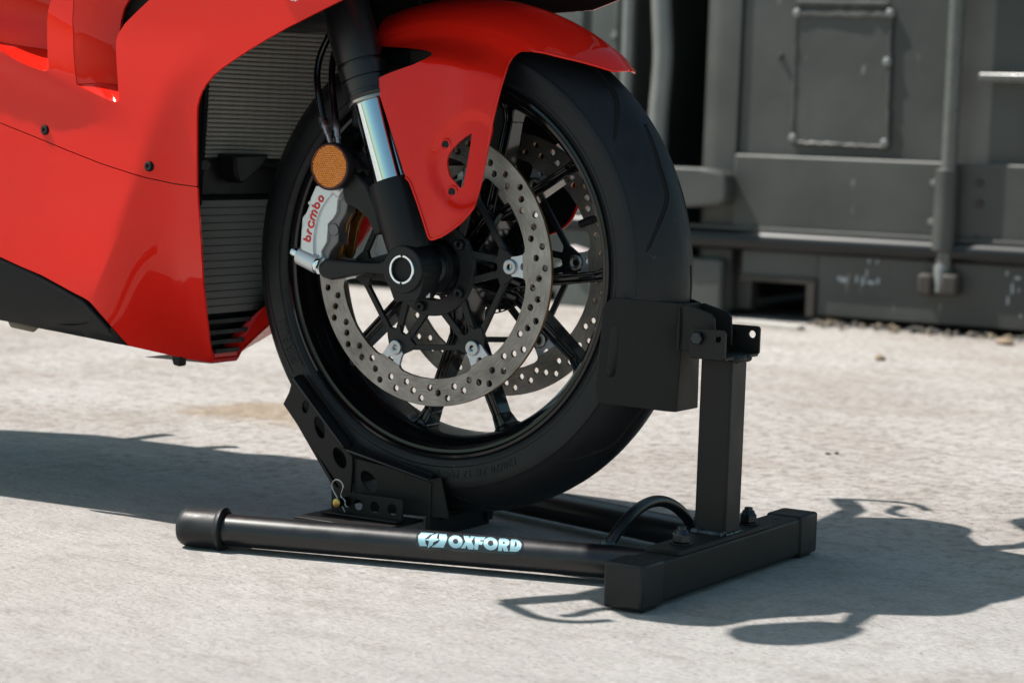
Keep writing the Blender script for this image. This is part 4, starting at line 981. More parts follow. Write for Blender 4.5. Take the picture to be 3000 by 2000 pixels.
# things seen just under the belly: rubber stop, exhaust edge
q = PY(528, 1040, -.06); s_ = M().sheet([(q.x-.006, q.z+.008), (q.x-.009, q.z-.005), (q.x-.006, q.z-.0125), (q.x+.003, q.z-.0140), (q.x+.0055, q.z-.013), (q.x+.0055, q.z+.010)], [], lambda u, v: Vector((u, q.y-.007, v)), lambda u, v: Vector((u, q.y+.007, v)))
obj('rubber_stop', s_, BLKP, bike, bevel=.002)
q = PY(68, 945, -.14); obj('drain_cover', M().tube([q+Vector((-.024, 0, .004)), q+Vector((-.018, 0, -.002)), q+Vector((.018, 0, -.005)), q+Vector((.026, 0, -.002))], [.004, .006, .006, .003], 12), mat('tan cover', (.13, .11, .08), .6), bike)
# hidden engine block behind the panels, and sheets added so nothing shines through
blk = M(); blk.box((-.95, -.09, .42), (-.46, .09, .80)); blk.box((-.44, -.06, .62), (-.22, .06, .90))
obj('engine', blk, DARK, bike, bevel=.01)
for zz in (.36, .50, .66):
    xs_ = [-.95, -.8, -.65, -.5, -.42]; o_ = [(x, -(Wf(x, zz)-.012)) for x in xs_]+[(x, Wf(x, zz)-.012) for x in xs_[::-1]]
    obj('light_stop_sheet', M().sheet(o_, [], lambda u, v: Vector((u, v, zz+.01)), lambda u, v: Vector((u, v, zz))), DARK, bike)  # added sheets, close the lit gap in the shadow under the bike
o_ = [(-1.0, -.10), (-1.45, -.07), (-1.62, -.05), (-1.62, .05), (-1.45, .20), (-1.30, .235), (-.95, .24)]
obj('tail_shadow_slab', M().sheet([(-.9, -.20), (-1.5, -.17), (-1.66, -.13), (-1.66, .13), (-1.5, .17), (-.9, .20)], [], lambda u, v: Vector((u, v, .46)), lambda u, v: Vector((u, v, .38))), BLKP, bike, bevel=.02)  # unseen slab added to carry the body shadow further back
# ---------------- radiator and oil cooler
def rad_x(y, z): return -.392+.100*(y/.15)**2+.05*(z-.457)
rp = M(); NY = 18
for side in (0,):
    vs = []; 
    for i in range(NY+1):
        y = lerp(-.165, .165, i/NY)
        for z in (.452, .74): vs.append((rad_x(y, z)-.012, y, z))
    rp.add(vs, [(2*i, 2*i+2, 2*i+3, 2*i+1) for i in range(NY)])
rad = obj('radiator', rp, DARK, bike)
P_ = [(rad_x(y, .452)+.001, y, .449) for y in [lerp(-.155, .155, k/24) for k in range(25)]]
obj('radiator_tank', M().tube(P_, .0075, 8), BLKP, rad, bevel=.001)
tb = M(); prof_ = [(0.0, -.0028), (.0020, -.0026), (.0030, -.0014), (.0034, .0), (.0030, .0014), (.0020, .0023), (0, .0026)]
ys = [lerp(-.150, .150, k/26) for k in range(27)]
for y in ys:
    for dx, dz in prof_: tb.v.append((rad_x(y, .457)+dx, y, .457+dz))
k = len(prof_)
for i in range(26):
    for j in range(k-1): tb.f.append([i*k+j, (i+1)*k+j, (i+1)*k+j+1, i*k+j+1]); tb.mi.append(0)
t0_ = obj('radiator_tube', tb, RADM, rad, smooth=50)
for n_ in range(1, 46):
    z = n_*.0058; dup(t0_, rad, (0.05*z, 0, z))
# specks of grit on the radiator
gr = M()
for _ in range(70):
    y = random.gauss(-.06, .05); z = random.gauss(.50, .035)
    if not -.14 < y < .12 or not .459 < z < .64: continue
    c = Vector((rad_x(y, z)+.0036, y, z)); s = random.uniform(.0004, .0012)
    gr.add([c+Vector((0, -s, -s)), c+Vector((0, s, -s*.6)), c+Vector((.0006, 0, s*1.3)), c+Vector((.001, s*.2, 0))], [(0, 1, 3), (1, 2, 3), (2, 0, 3)])
obj('road_grit', gr, mat('pale grit', (.45, .43, .40), .8), rad, smooth=0, kind='stuff')
# shroud strip at the near edge of the radiator
for sgn in (-1, 1):
    s_ = M(); vs = []
    for z in (.40, .46, .52, .58, .64):
        y0 = -.150; x0_ = rad_x(y0, z); W_ = Wf(-.27, z)-.006
        vs += [(x0_+.002, sgn*.150, z), (-.268, sgn*W_, z)]
    s_.add(vs, [(2*i, 2*i+1, 2*i+3, 2*i+2) for i in range(4)]); obj('radiator_shroud', s_, BLKP, rad)
cx = -.372
br = M(); br.box((cx-.03, -.135, .405), (cx-.012, .135, .455))
cp = [PX(a, b, cx) for a, b in ((666, 452), (772, 452), (745, 492), (722, 512), (706, 530), (690, 536), (677, 528), (668, 500))]
br.sheet([(q.y, q.z) for q in cp], [], lambda u, v: Vector((cx+.012, u, v)), lambda u, v: Vector((cx-.02, u, v)))
obj('cooler_bracket', br, BLKP, bike, bevel=.004)
cool = obj('oil_cooler', M().sheet([(-max(.004, tab(WT, z)-.012), z) for z in (.20, .225, .265, .35, .42)]+[(max(.004, tab(WT, z)-.012), z) for z in (.42, .35, .265, .225, .20)], [], lambda u, v: Vector((cx-.020, u, v)), lambda u, v: Vector((cx-.024, u, v))), DARK, bike)
z = .400; first = None
while z > .255:
    hw = max(.02, tab(WT, z)-.012); s_ = M(); 
    s_.box((cx-.018, -hw, z-.0082), (cx, hw, z)); s_.box((cx-.003, -hw, z-.0004), (cx+.0022, hw, z+.0009))
    obj('cooler_fin', s_, COOL, cool, smooth=0); z -= .0098
for k_, z in enumerate((.246, .232, .219, .207)):
    hw = max(.015, tab(WT, z)-.012); s_ = M(); s_.box((cx-.012, -hw, z-.0045), (cx+.004, hw, z+.001)); obj('keel_slat', s_, BLKP, cool, smooth=0)
# dark lining inside the keel V
for sgn in (-1, 1):
    E2 = loE; vs = []
    for a, b in E2:
        W_ = max(.004, Wf(a, b)-.014); vs += [(a-.012, sgn*W_, b), (a-.09, sgn*W_, b)]
    mb = M(); mb.add(vs, [(2*i, 2*i+1, 2*i+3, 2*i+2) for i in range(len(E2)-1)]); obj('keel_lining', mb, DARK, lf)
# ---------------- upper bike outside the frame: it casts the shadows seen on the ground
nose = M(); secs = []
for x, zb, zt, hw in ((-.30, .70, 1.02, .235), (-.18, .69, 1.00, .232), (-.06, .680, .95, .225), (.05, .690, .895, .215), (.12, .712, .85, .195), (.165, .745, .81, .135), (.196, .760, .785, .05)):
    ring = []
    for k in range(20):
        a = 2*PI*k/20; ca, sa = math.cos(a), math.sin(a)
        ring.append((x, .97*hw*math.copysign(abs(ca)**.75, ca), lerp(zb, zt, .5+.5*math.copysign(abs(sa)**.9, sa))))
    secs.append(ring)
vs = [v for r in secs for v in r]; fs = [(i*20+k, i*20+(k+1) % 20, (i+1)*20+(k+1) % 20, (i+1)*20+k) for i in range(6) for k in range(20)]+[tuple(range(20)), tuple(6*20+k for k in range(20))]
nose.add(vs, fs)
for i_ in range(120):
    if 10 <= i_ % 20 < 20: nose.mi[i_] = 1; obj('nose_cowl', nose, [RED, DARK], bike, smooth=60)
scr = M(); vs = []
for i, (x, z, hw) in enumerate(((.03, .90, .13), (-.06, .97, .15), (-.17, 1.05, .14), (-.28, 1.11, .09))):
    for k in range(9):
        a = lerp(-1, 1, k/8); vs.append((x-.05*a*a, hw*a, z-.05*a*a))
scr.add(vs, [(i*9+k, i*9+k+1, (i+1)*9+k+1, (i+1)*9+k) for i in range(3) for k in range(8)])
obj('windscreen', scr, BLKG, bike, smooth=60)
# winglets, mirrors, grips and levers: outlines taken back along the sun rays from their shadows
def unsh(px, py, z): p = PZ(px, py, 0); return Vector((p.x-SX*z, p.y-SY*z, z))
def slab(pts, z, t, mirror=True, name='winglet', m_=RED, par=None, slope=0):
    L = [unsh(a, b, z) for a, b in pts]; L = [(q.x, q.y) for q in L]
    for s in ((1, -1) if mirror else (1,)):
        obj(name, M().sheet([(x, y*s) for x, y in L], [], lambda u, v: Vector((u, v, z+t/2)), lambda u, v: Vector((u, v, z-t/2))), m_, par or bike, bevel=t*.35)
slab([(1700, 1742), (1850, 1812), (2000, 1831), (2080, 1834), (2150, 1826), (2200, 1814), (2300, 1806), (2420, 1800), (2470, 1790), (2300, 1700), (2000, 1690)], .72, .02, name='winglet')
slab([(2153, 1857), (2162, 1842), (2200, 1832), (2300, 1825), (2400, 1820), (2440, 1821), (2480, 1830), (2515, 1838), (2500, 1852), (2460, 1868), (2400, 1880), (2320, 1888), (2240, 1888), (2180, 1877)], 1.00, .035, name='mirror', m_=BLKP)
for s in (1, -1):
    a, b = unsh(2486, 1832, .99), unsh(2530, 1795, .93); a.y *= s; b.y *= s
    obj('mirror_stalk', M().tube([a, b, Vector((b.x-.02, b.y*.8, .90))], [.010, .013, .016], 10), BLKP, bike)
    g0, g1_ = unsh(1478, 1764, .86), unsh(1720, 1745, .89)
    g0.y *= s; g1_.y *= s
    obj('handlebar_grip', M().tube([g0, g0.lerp(g1_, .5), g1_, Vector((-.23, s*-.11, .90))], [.014, .017, .016, .014], 14), BLKP, bike)
    L = [unsh(a, b, zz) for a, b, zz in ((1482, 1766, .86), (1515, 1783, .85), (1560, 1803, .84), (1620, 1816, .84), (1700, 1821, .84), (1790, 1816, .84))]
    for q in L: q.y *= s
    obj('lever_guard', M().tube(catmull(L, 4), [.009]*2+[.0085]*8+[.008]*6+[.007]*5, 10), BLKP, bike)
    L = [unsh(a, b, .83) for a, b in ((1650, 1803), (1690, 1800), (1730, 1788), (1790, 1781), (1860, 1785))]
    for q in L: q.y *= s
    obj('brake_lever', M().tube(catmull(L, 4), .0075, 10), BLKP, bike)
# tank, seat, tail and rear wheel
def loft(secs, name, m_):
    mb = M(); vs = []
    for x, zc_, rz, ry in secs:
        for k in range(20): a = 2*PI*k/20; vs.append((x, ry*math.cos(a), zc_+rz*math.sin(a)))
    n = len(secs); mb.add(vs, [(i*20+k, i*20+(k+1) % 20, (i+1)*20+(k+1) % 20, (i+1)*20+k) for i in range(n-1) for k in range(20)]+[tuple(range(20)), tuple((n-1)*20+k for k in range(20))])
    return obj(name, mb, m_, bike, smooth=60)
loft([(-.28, .90, .02, .06), (-.34, .92, .10, .15), (-.50, .93, .14, .19), (-.68, .88, .12, .17), (-.82, .82, .06, .11)], 'fuel_tank', RED)
loft([(-.78, .82, .05, .10), (-.95, .82, .05, .14), (-1.15, .86, .06, .20), (-1.32, .90, .06, .19), (-1.50, .95, .05, .17), (-1.66, .98, .03, .10)], 'seat_unit', BLKP)  # unseen tail, made wider than real to spread its shadow
rwh = obj('rear_wheel', M().lathe([(.312, 0), (.308, .04), (.29, .078), (.26, .095), (.225, .090), (.215, .08), (.215, -.08), (.225, -.090), (.26, -.095), (.29, -.078), (.308, -.04)], (-1.469, 0, .315), 64), RUB, bike)
obj('rear_rim', M().lathe([(.214, .08), (.20, .05), (.20, -.05), (.214, -.08), (.21, -.02), (.21, .02)], (-1.469, 0, .315), 64), BLKG, rwh)
for k in range(5):
    a = 2*PI*k/5; obj('rear_spoke', M().cyl((-1.469, 0, .315), (-1.469+.205*math.cos(a), 0, .315+.205*math.sin(a)), .016, .012, 12), BLKG, rwh)
sw = M(); sw.box((-1.50, -.13, .29), (-.90, -.10, .36)); sw.box((-1.0, -.13, .29), (-.85, .13, .40)); obj('swingarm', sw, CAST, bike, bevel=.01)

# rolled edge of the fender, catches the light
def edge_tube(L, F, r, par, y0=-.1):
    P = [PF(a, b, F, y0) for a, b in L]
    for s in (1, -1): obj('fender_edge', M().tube([Vector((p.x, s*(p.y-.0002), p.z)) for p in catmull(P, 3)], r, 8), RED, par, smooth=60)
edge_tube(so_[2:26], side_panel, .0016, fender)
L = [AX+Vector((tor_r(y)*math.cos(th), y, tor_r(y)*math.sin(th)))*1 for th, y in low]
L = [shellF(-.001)(th*.3, y) for th, y in near]
for s in (1, -1): obj('fender_edge', M().tube([Vector((p.x, s*p.y, p.z)) for p in catmull(L, 3)], .0016, 8), RED, fender, smooth=60)

for pts_, z_, nm_ in (([(330, 1292), (400, 1284), (450, 1277), (497, 1272)], .50, 'shadow_peg'), ([(520, 1318), (600, 1312), (650, 1309), (688, 1309)], .55, 'shadow_lever')):  # unseen tubes added to cast the notches in the body shadow
    P_ = [unsh(a, b, z_) for a, b in pts_]; P_ = [Vector((P_[0].x-.02, .20, z_))]+P_
    obj(nm_, M().tube(catmull(P_, 4), .013, 10), BLKP, bike)
# ================================================================== WHEEL STAND
stand = thing('wheel_stand', 'black steel motorcycle wheel stand clamping the front wheel, with crossbar, post and cradle', 'wheel stand', (.35, 0, 0))
XB, XF, ZB, ZT, HW = .3298, .3768, .0030, .0526, .2265
cb = M().box((XB+.0018, -HW+.004, ZB+.0015), (XF-.0018, HW-.004, ZT-.0018)); bar_ = obj('crossbar', cb, POWD, stand, bevel=.004, seg=3)
for s in (-1, 1):
    m_ = M(); m_.box((XB, s*HW-(0 if s > 0 else 0), ZB), (XF, s*(HW-.050), ZT)); obj('end_cap', m_, RUBCAP, stand, bevel=.0035, seg=3)
    b = M().box((XB+.004, s*(HW-.012), .0), (XF-.004, s*(HW-.040), ZB+.001)); obj('foot_pad', b, RUBCAP, stand)
for y in (-.157, .150): obj('spare_hole', M().lathe([(.0001, ZT-.0016), (.0048, ZT-.0016)], (.354, y, 0), 20, False, axis='z'), DARK, bar_, smooth=0)
bp_ = M().plate(rrect(-.0215, -.118, .0215, .118, .003), [], (.3545, -.022, ZT+.0028), (1, 0, 0), (0, 1, 0), .0044); plate_ = obj('base_plate', bp_, POWD, stand, bevel=.0008)
for y in (-.098, .072):
    n_ = M(); c = (.3555, y, 0)
    n_.lathe([(.0001, ZT+.0034), (.0125, ZT+.0034), (.0125, ZT+.0050), (.0001, ZT+.0050)], c, 28, False, axis='z')
    n_.lathe([(.0001, ZT+.0052), (.0098, ZT+.0052), (.0108, ZT+.0062), (.0108, ZT+.0138), (.0098, ZT+.0150), (.0001, ZT+.0150)], c, 6, False, axis='z')
    n_.lathe([(.0001, ZT+.015), (.0085, ZT+.015), (.0078, ZT+.0165), (.0066, ZT+.0190), (.0055, ZT+.0190), (.0055, ZT+.0172), (.0001, ZT+.0172)], c, 24, False, axis='z')
    n_.lathe([(.0001, ZT+.0225), (.0046, ZT+.0225), (.0050, ZT+.0215), (.0050, ZT+.017)], c, 20, False, axis='z')
    obj('lock_nut', n_, DKSTEEL, stand, smooth=30)
# post
pp = M().box((.3310, -.0198, ZT+.003), (.3705, .0198, .2560)); post_ = obj('post', pp, POWD, stand, bevel=.0028, seg=3)
wd = M(); rnd = random.Random(2)
for A_, B_ in (((.330, -.0208), (.3715, -.0208)), ((.3715, -.0208), (.3715, .0208))):
    n_ = 14; P_ = [Vector((lerp(A_[0], B_[0], k/n_)+rnd.uniform(-.0006, .0006), lerp(A_[1], B_[1], k/n_)+rnd.uniform(-.0006, .0006), ZT+.0035)) for k in range(n_+1)]
    wd.tube(P_, [(.0042 if A_[1] == B_[1] else .0022)*rnd.uniform(.75, 1.25) for _ in P_], 8)
obj('weld', wd, mat('painted weld', (.015, .022, .026), .3), post_); wd = M()
wd.tube([(.3725, y, .2560+random.uniform(-.001, .001)) for y in [lerp(-.018, .021, k/8) for k in range(9)]], [.0036*rnd.uniform(.6, 1.3) for _ in range(9)], 8)
obj('weld', wd, POWD, post_)
# U bracket on the post
def flange(y0, y1, px_list, hole=None, name='bracket_flange', par=None, m_=POWD):
    pts = [PY(a, b, y0) for a, b in px_list]; o_ = [(p.x, p.z) for p in pts]; hs = []
    if hole: h = PY(hole[0], hole[1], y0); hs = [circ(h.x, h.z, hole[2], 20)]
    return obj(name, M().sheet(o_, hs, lambda u, v: Vector((u, y0, v)), lambda u, v: Vector((u, y1, v))), m_, par or stand, bevel=.0008)
UX0, UX1 = .328, .3735
zU0, zU1 = .2575, .2905
sh = rrect(UX0, zU0, UX1, zU1, .004)
hx = (PY(2102, 993, -.046).x, PY(2102, 993, -.046).z)
for s, h in ((-1, True), (1, True)):
    o_ = [(x, z) for x, z in sh]
    obj('bracket_flange', M().sheet(o_, [circ(hx[0], hx[1], .0044, 20)], lambda u, v: Vector((u, -.0460 if s < 0 else .0425, v)), lambda u, v: Vector((u, -.0425 if s < 0 else .0460, v))), POWD, stand, bevel=.0008)
obj('bracket_floor', M().box((UX0+.0005, -.0424, .2562), (UX1-.0005, .0424, .2598)), POWD, stand, bevel=.0006)
# hex bolt with its nut
p = PY(2045, 990, -.047); hb_ = M()
hb_.lathe([(.0001, -.0065), (.0068, -.0065), (.0078, -.0055), (.0078, -.0004), (.0001, -.0004)], (p.x, -.0464, p.z), 6, False)
hb_.cyl((p.x, -.046, p.z), (p.x, .046, p.z), .0046, seg=20); hb_.lathe([(.0001, .0065), (.0068, .0065), (.0078, .0055), (.0078, .0), (.0001, .0)], (p.x, .0465, p.z), 6, False)
obj('hex_bolt', hb_, DKSTEEL, stand, smooth=30)
# wheel stop: V section, slanted side wings and a narrow nose that touches the tyre
ND = Vector((.300, -.028, .30)); WA = Vector((.235, -.086, .30))     # nose edge and wing end in plan
nW = Vector((WA.y-ND.y, -(WA.x-ND.x), 0)).normalized()
if nW.y > 0: nW = -nW
# wing leans slightly: bottom edge further back
def wing_pt(px, py, off=0): return hit(px, py, ND+nW*off, (nW+Vector((0, 0, .035))).normalized())
wo_ = [(2008, 890), (1810, 872), (1798, 872), (1786, 878), (1775, 890), (1768, 908), (1745, 1146), (1748, 1165), (1756, 1177), (1770, 1183), (1880, 1196), (1945, 1204), (1980, 1207)]
W3 = [wing_pt(a, b) for a, b in wo_]
def planar(mb, P3, holes3, n, t):
    o = P3[0]; n = Vector(n).normalized(); U = (P3[1]-P3[0]); U = (U-n*U.dot(n)).normalized(); V = n.cross(U)
    f = lambda L: [((p-o).dot(U), (p-o).dot(V)) for p in L]
    return mb.plate(f(P3), [f(h) for h in holes3], o, U, V, t)
nn_ = (nW+Vector((0, 0, .035))).normalized()
sl0, sl1 = wing_pt(1803, 968), wing_pt(1790, 1089); ax_ = (sl1-sl0).normalized(); sd_ = nn_.cross(ax_)
slot_ = []
for e, c, s0 in ((sl0, PI, -1), (sl1, 0, 1)):
    for k in range(9):
        a = lerp(-PI/2, PI/2, k/8); slot_.append(e+(ax_*math.cos(a)*s0+sd_*math.sin(a)*s0)*.0056)
wing = planar(M(), W3, [slot_], nn_, .0035); stop = obj('wheel_stop', wing, POWD, stand, bevel=.0008)
mir = [Vector((p.x, -p.y, p.z)) for p in W3]; nm_ = Vector((nn_.x, -nn_.y, nn_.z))
obj('stop_wing', planar(M(), mir[::-1], [[Vector((q.x, -q.y, q.z)) for q in slot_]], nm_, .0035), POWD, stop, bevel=.0008)
a_, b_ = W3[0], W3[-1]
nose_ = M(); q4 = [Vector((a_.x, a_.y, a_.z)), Vector((a_.x, -a_.y, a_.z)), Vector((b_.x, -b_.y, b_.z)), Vector((b_.x, b_.y, b_.z))]
r_ = M(); n_ = 6
def vsec(p, o):   # small rounded fold between wing and nose
    return None
nose_.add(q4+[v-Vector((.0035, 0, 0)) for v in q4], [(0, 3, 2, 1), (4, 5, 6, 7), (0, 1, 5, 4), (1, 2, 6, 5), (2, 3, 7, 6), (3, 0, 4, 7)])
obj('stop_nose', nose_, POWD, stop, bevel=.001)
# inner tongue bracket welded on the nose
for s in (-1, 1):
    y = s*.0215; L_ = [(.3015, .2600), (.3015, .3120), (.312, .3140), (.342, .3065), (.3475, .3010), (.349, .285), (.349, .2680), (.3015, .2600)][:-1]
    obj('tongue_flange', M().sheet(L_, [], lambda u, v: Vector((u, y+s*.0016, v)), lambda u, v: Vector((u, y-s*.0016, v))), POWD, stop, bevel=.0008)
tg = M().box((.3015, -.0205, .2615), (.345, .0205, .2645)); obj('tongue_floor', tg, POWD, stop)
wd2 = M().tube([ND+Vector((.003, .004, z-.30)) for z in (.262, .28, .30, .312)], [.003, .004, .0035, .002], 8); obj('tongue_weld', wd2, POWD, stop)
# ---- long tubes, splayed to the rear
TR = .0190; zT = .0262
TA, TB = Vector((-.224, -.2465, .0235)), Vector((.331, -.0890, .0262))
tubes = []
for s in (1, -1):
    a, b = Vector((TA.x, TA.y*s, TA.z)), Vector((TB.x, TB.y*s, TB.z)); t = (b-a).normalized()
    lg = obj('long_tube', M().tube([a, a.lerp(b, .33), a.lerp(b, .66), b], TR, 40), SATIN, stand, smooth=60); tubes.append(lg)
    cp = M().tube([a-t*.008, a-t*.0078, a-t*.004, a+t*.002, a+t*.040, a+t*.0405, a+t*.043, a+t*.047, a+t*.049, a+t*.0492], [.002, .0185, .0215, .0232, .0232, .0234, .0262, .0262, .0235, .0195], 40)
    cp.v = [(x, y, max(z, .0004)) for x, y, z in cp.v]
    obj('rubber_foot', cp, RUBCAP, lg, smooth=50)
tn = (TB-TA).normalized()
# arched brace between the tubes
P_ = [PZ(1765, 1590, .044), PX(1800, 1520, .262), PX(1860, 1470, .266), PX(1930, 1455, .268), PX(1990, 1478, .268), PX(2035, 1522, .268)]
Ps = [Vector((p.x, p.y, p.z)) for p in P_]
# keep the arch centred: from near to far tube
yn, yf = Ps[0].y, -Ps[0].y
arch = [Vector((.263, lerp(yn, .108, k/24), .038+.041*math.sin(PI*min(1, max(0, (k/24)))) ** .8 if 0 < k < 24 else .036)) for k in range(25)]
obj('arched_brace', M().tube([Vector((v.x, v.y, v.z-.0)) for v in arch], .0068, 16), SATIN, stand, smooth=60)
for e in (arch[0], arch[-1]): obj('brace_weld', M().tube([e+Vector((0, 0, .001)), e+Vector((0, 0, .006)), e+Vector((0, 0, .011))], [.0115, .010, .0078], 14), mat('glossy painted weld', (.03, .045, .05), .25), stand)
# ---- logo sticker on the near tube: traced outlines laid on the tube surface
TAc = TA
def on_tube(px, py, dr=0):
    d = rdir(px, py); o = Vector(CAM)-TAc; dp = d-tn*d.dot(tn); op = o-tn*o.dot(tn); r = TR+dr
    A_, B_, C_ = dp.dot(dp), 2*dp.dot(op), op.dot(op)-r*r; D_ = B_*B_-4*A_*C_
    if D_ < 0: D_ = 0
    return Vector(CAM)+d*((-B_-math.sqrt(D_))/(2*A_))
def stk(L): return [(1150+a/5.227, 1500+b/5.227) for a, b in L]
def decal(name, L, holes, dr, m_, par, sp=4.0):
    mb = M().sheet(stk(L), [stk(h) for h in holes], lambda u, v: on_tube(u, v, dr), lambda u, v: on_tube(u, v, dr-.00022), sp)
    return obj(name, mb, m_, par, smooth=30)
bord = [(430, 288), (390, 300), (362, 350), (352, 420), (362, 500), (400, 552), (500, 572), (535, 590), (580, 572), (800, 568), (850, 560), (900, 590), (980, 602), (1240, 612), (1330, 600), (1360, 610), (1450, 622), (1560, 622), (1620, 628), (1880, 642), (1950, 615), (1995, 560), (2010, 480), (1990, 420), (1940, 390), (1840, 376), (1640, 362), (1500, 345), (1420, 345), (1270, 335), (1100, 325), (1000, 322), (900, 330), (860, 318), (840, 300), (740, 290), (690, 285), (600, 292)]
sticker = decal('logo_sticker', bord, [], .00035, STKB, tubes[0])
sticker['label'] = 'clear-edged sticker with the words OXFORD and a star badge'
def ell(cx, cy, rx, ry, n=28, tilt=.0):
    return [(cx+rx*math.cos(2*PI*k/n)+tilt*ry*math.sin(2*PI*k/n), cy+ry*math.sin(2*PI*k/n)+.06*rx*math.cos(2*PI*k/n)) for k in range(n)]
decal('printed_letter', ell(965, 448, 108, 99), [ell(965, 440, 42, 40, 20)], .00065, CHR2, sticker, 5)
decal('printed_letter', [(1085, 357), (1165, 360), (1185, 395), (1195, 362), (1262, 367), (1208, 440), (1250, 520), (1228, 568), (1158, 562), (1135, 505), (1112, 552), (1042, 547), (1118, 448)], [], .00065, CHR2, sticker)
decal('printed_letter', [(1262, 370), (1425, 377), (1400, 425), (1340, 425), (1338, 442), (1385, 446), (1372, 498), (1318, 494), (1308, 572), (1246, 566), (1266, 430), (1255, 418)], [], .00065, CHR2, sticker)
decal('printed_letter', ell(1502, 478, 110, 100), [ell(1502, 470, 44, 42, 20)], .00065, CHR2, sticker, 5)
decal('printed_letter', [(1640, 398), (1720, 400), (1770, 412), (1793, 445), (1785, 490), (1748, 520), (1776, 596), (1705, 596), (1680, 530), (1675, 592), (1614, 588), (1630, 450), (1622, 438)], [[(1692, 448), (1712, 448), (1724, 460), (1720, 474), (1704, 480), (1688, 478)]], .00065, CHR2, sticker)
decal('printed_letter', [(1822, 410), (1900, 415), (1950, 440), (1976, 490), (1965, 550), (1925, 592), (1885, 602), (1792, 598), (1812, 460), (1800, 450)], [[(1878, 444), (1900, 462), (1908, 492), (1898, 516), (1866, 532)]], .00065, CHR2, sticker)
# badge: barrel shape with a four pointed star, split by swooshes
decal('badge', [(440, 306), (505, 310), (640, 320), (560, 350), (500, 400), (497, 412), (556, 420), (500, 425), (505, 470), (530, 518), (418, 514), (400, 470), (392, 410), (402, 350)], [], .00065, CHR2, sticker)
decal('badge', [(716, 326), (826, 334), (836, 380), (826, 440), (780, 540), (596, 530), (690, 470), (722, 430), (720, 400), (716, 360)], [], .00065, CHR2, sticker)
decal('badge_star', [(705, 314), (672, 395), (722, 412), (660, 440), (625, 458), (612, 500), (535, 548), (560, 440), (498, 412), (560, 400), (585, 375), (608, 345)], [], .00068, CHR2, sticker)
# ---- rear cradle
cY = .0735
def crad(L, y): return [(p.x, p.z) for p in [PY(a, b, y) for a, b in L]]
sd1 = [(858, 1104), (846, 1149), (829, 1183), (900, 1287), (972, 1392), (1000, 1437), (1012, 1452), (1027, 1460), (1032, 1370), (1032, 1335), (1015, 1318), (936, 1212)]
sd2 = [(1033, 1342), (1031, 1462), (1090, 1500), (1310, 1520), (1300, 1470), (1286, 1400), (1262, 1402)]
h1_ = [[(895+9*math.cos(a)-5*math.sin(a), 1191+17*math.sin(a)+6*math.cos(a)) for a in [2*PI*k/18 for k in range(18)]],
       [(936+14*math.cos(a)+6*math.sin(a), 1252+32*math.sin(a)+3*math.cos(a)) for a in [2*PI*k/20 for k in range(20)]],
       [(995+18*math.cos(a)+8*math.sin(a), 1341+30*math.sin(a)+4*math.cos(a)) for a in [2*PI*k/20 for k in range(20)]]]
h2_ = [[(1075+22*math.cos(a)+9*math.sin(a), 1410+30*math.sin(a)+4*math.cos(a)) for a in [2*PI*k/20 for k in range(20)]]]
cradle = None
for s in (-1, 1):
    for i, (L_, hh) in enumerate(((sd1, h1_), (sd2, h2_))):
        yy = s*(cY-(.0 if i == 0 else .004))
        mb = M().sheet(crad(L_, -cY), [crad(h, -cY) for h in hh], lambda u, v: Vector((u, yy, v)), lambda u, v: Vector((u, yy-s*.0032, v)))
        o_ = obj('cradle_side', mb, POWD, cradle or stand, bevel=.0008)
        if cradle is None: cradle = o_
# folded top lips, leaning outwards
def lip3(A_, B_, s, w_=.019):
    a, b = PY(*A_, -cY), PY(*B_, -cY); a, b = Vector((a.x, s*cY, a.z)), Vector((b.x, s*cY, b.z)); t = (b-a).normalized()
    out = Vector((0, s, 0)); dn = t.cross(out)*s; dn = dn if dn.z < 0 else -dn
    o2 = (out*.93+dn*.30).normalized(); up = t.cross(o2); up = up if up.z > 0 else -up
    q = [a, b, b+o2*w_, a+o2*w_]; return M().add(q+[v-up*.003 for v in q], [(0, 1, 2, 3), (7, 6, 5, 4), (0, 4, 5, 1), (1, 5, 6, 2), (2, 6, 7, 3), (3, 7, 4, 0)])
for s in (-1, 1):
    for A_, B_ in (((876, 1098), (1024, 1302)), ((1026, 1304), (1266, 1392))):
        mb = M(); a, b = PY(*A_, -cY), PY(*B_, -cY); a, b = Vector((a.x, s*cY, a.z)), Vector((b.x, s*cY, b.z)); t = (b-a).normalized()
        nup = Vector((-t.z, 0, t.x)); nup = nup if nup.z > 0 else -nup
        o2 = (Vector((0, s, 0))*.90-nup*.42).normalized(); th = (nup*.9+Vector((0, s, 0))*.42).normalized()
        q = [a, b, b+o2*.0100, a+o2*.0100]; mb.add(q+[v-th*.0032 for v in q], [(0, 1, 2, 3), (7, 6, 5, 4), (0, 4, 5, 1), (1, 5, 6, 2), (2, 6, 7, 3), (3, 7, 4, 0)])
        # inner ledge reaching towards the tyre
        q = [a, b, b-Vector((0, s*.010, 0)), a-Vector((0, s*.010, 0))]; mb.add(q+[v-nup*.0032 for v in q], [(0, 1, 2, 3), (7, 6, 5, 4), (0, 4, 5, 1), (1, 5, 6, 2), (2, 6, 7, 3), (3, 7, 4, 0)])
        obj('cradle_lip', mb, SATIN, cradle, bevel=.001)
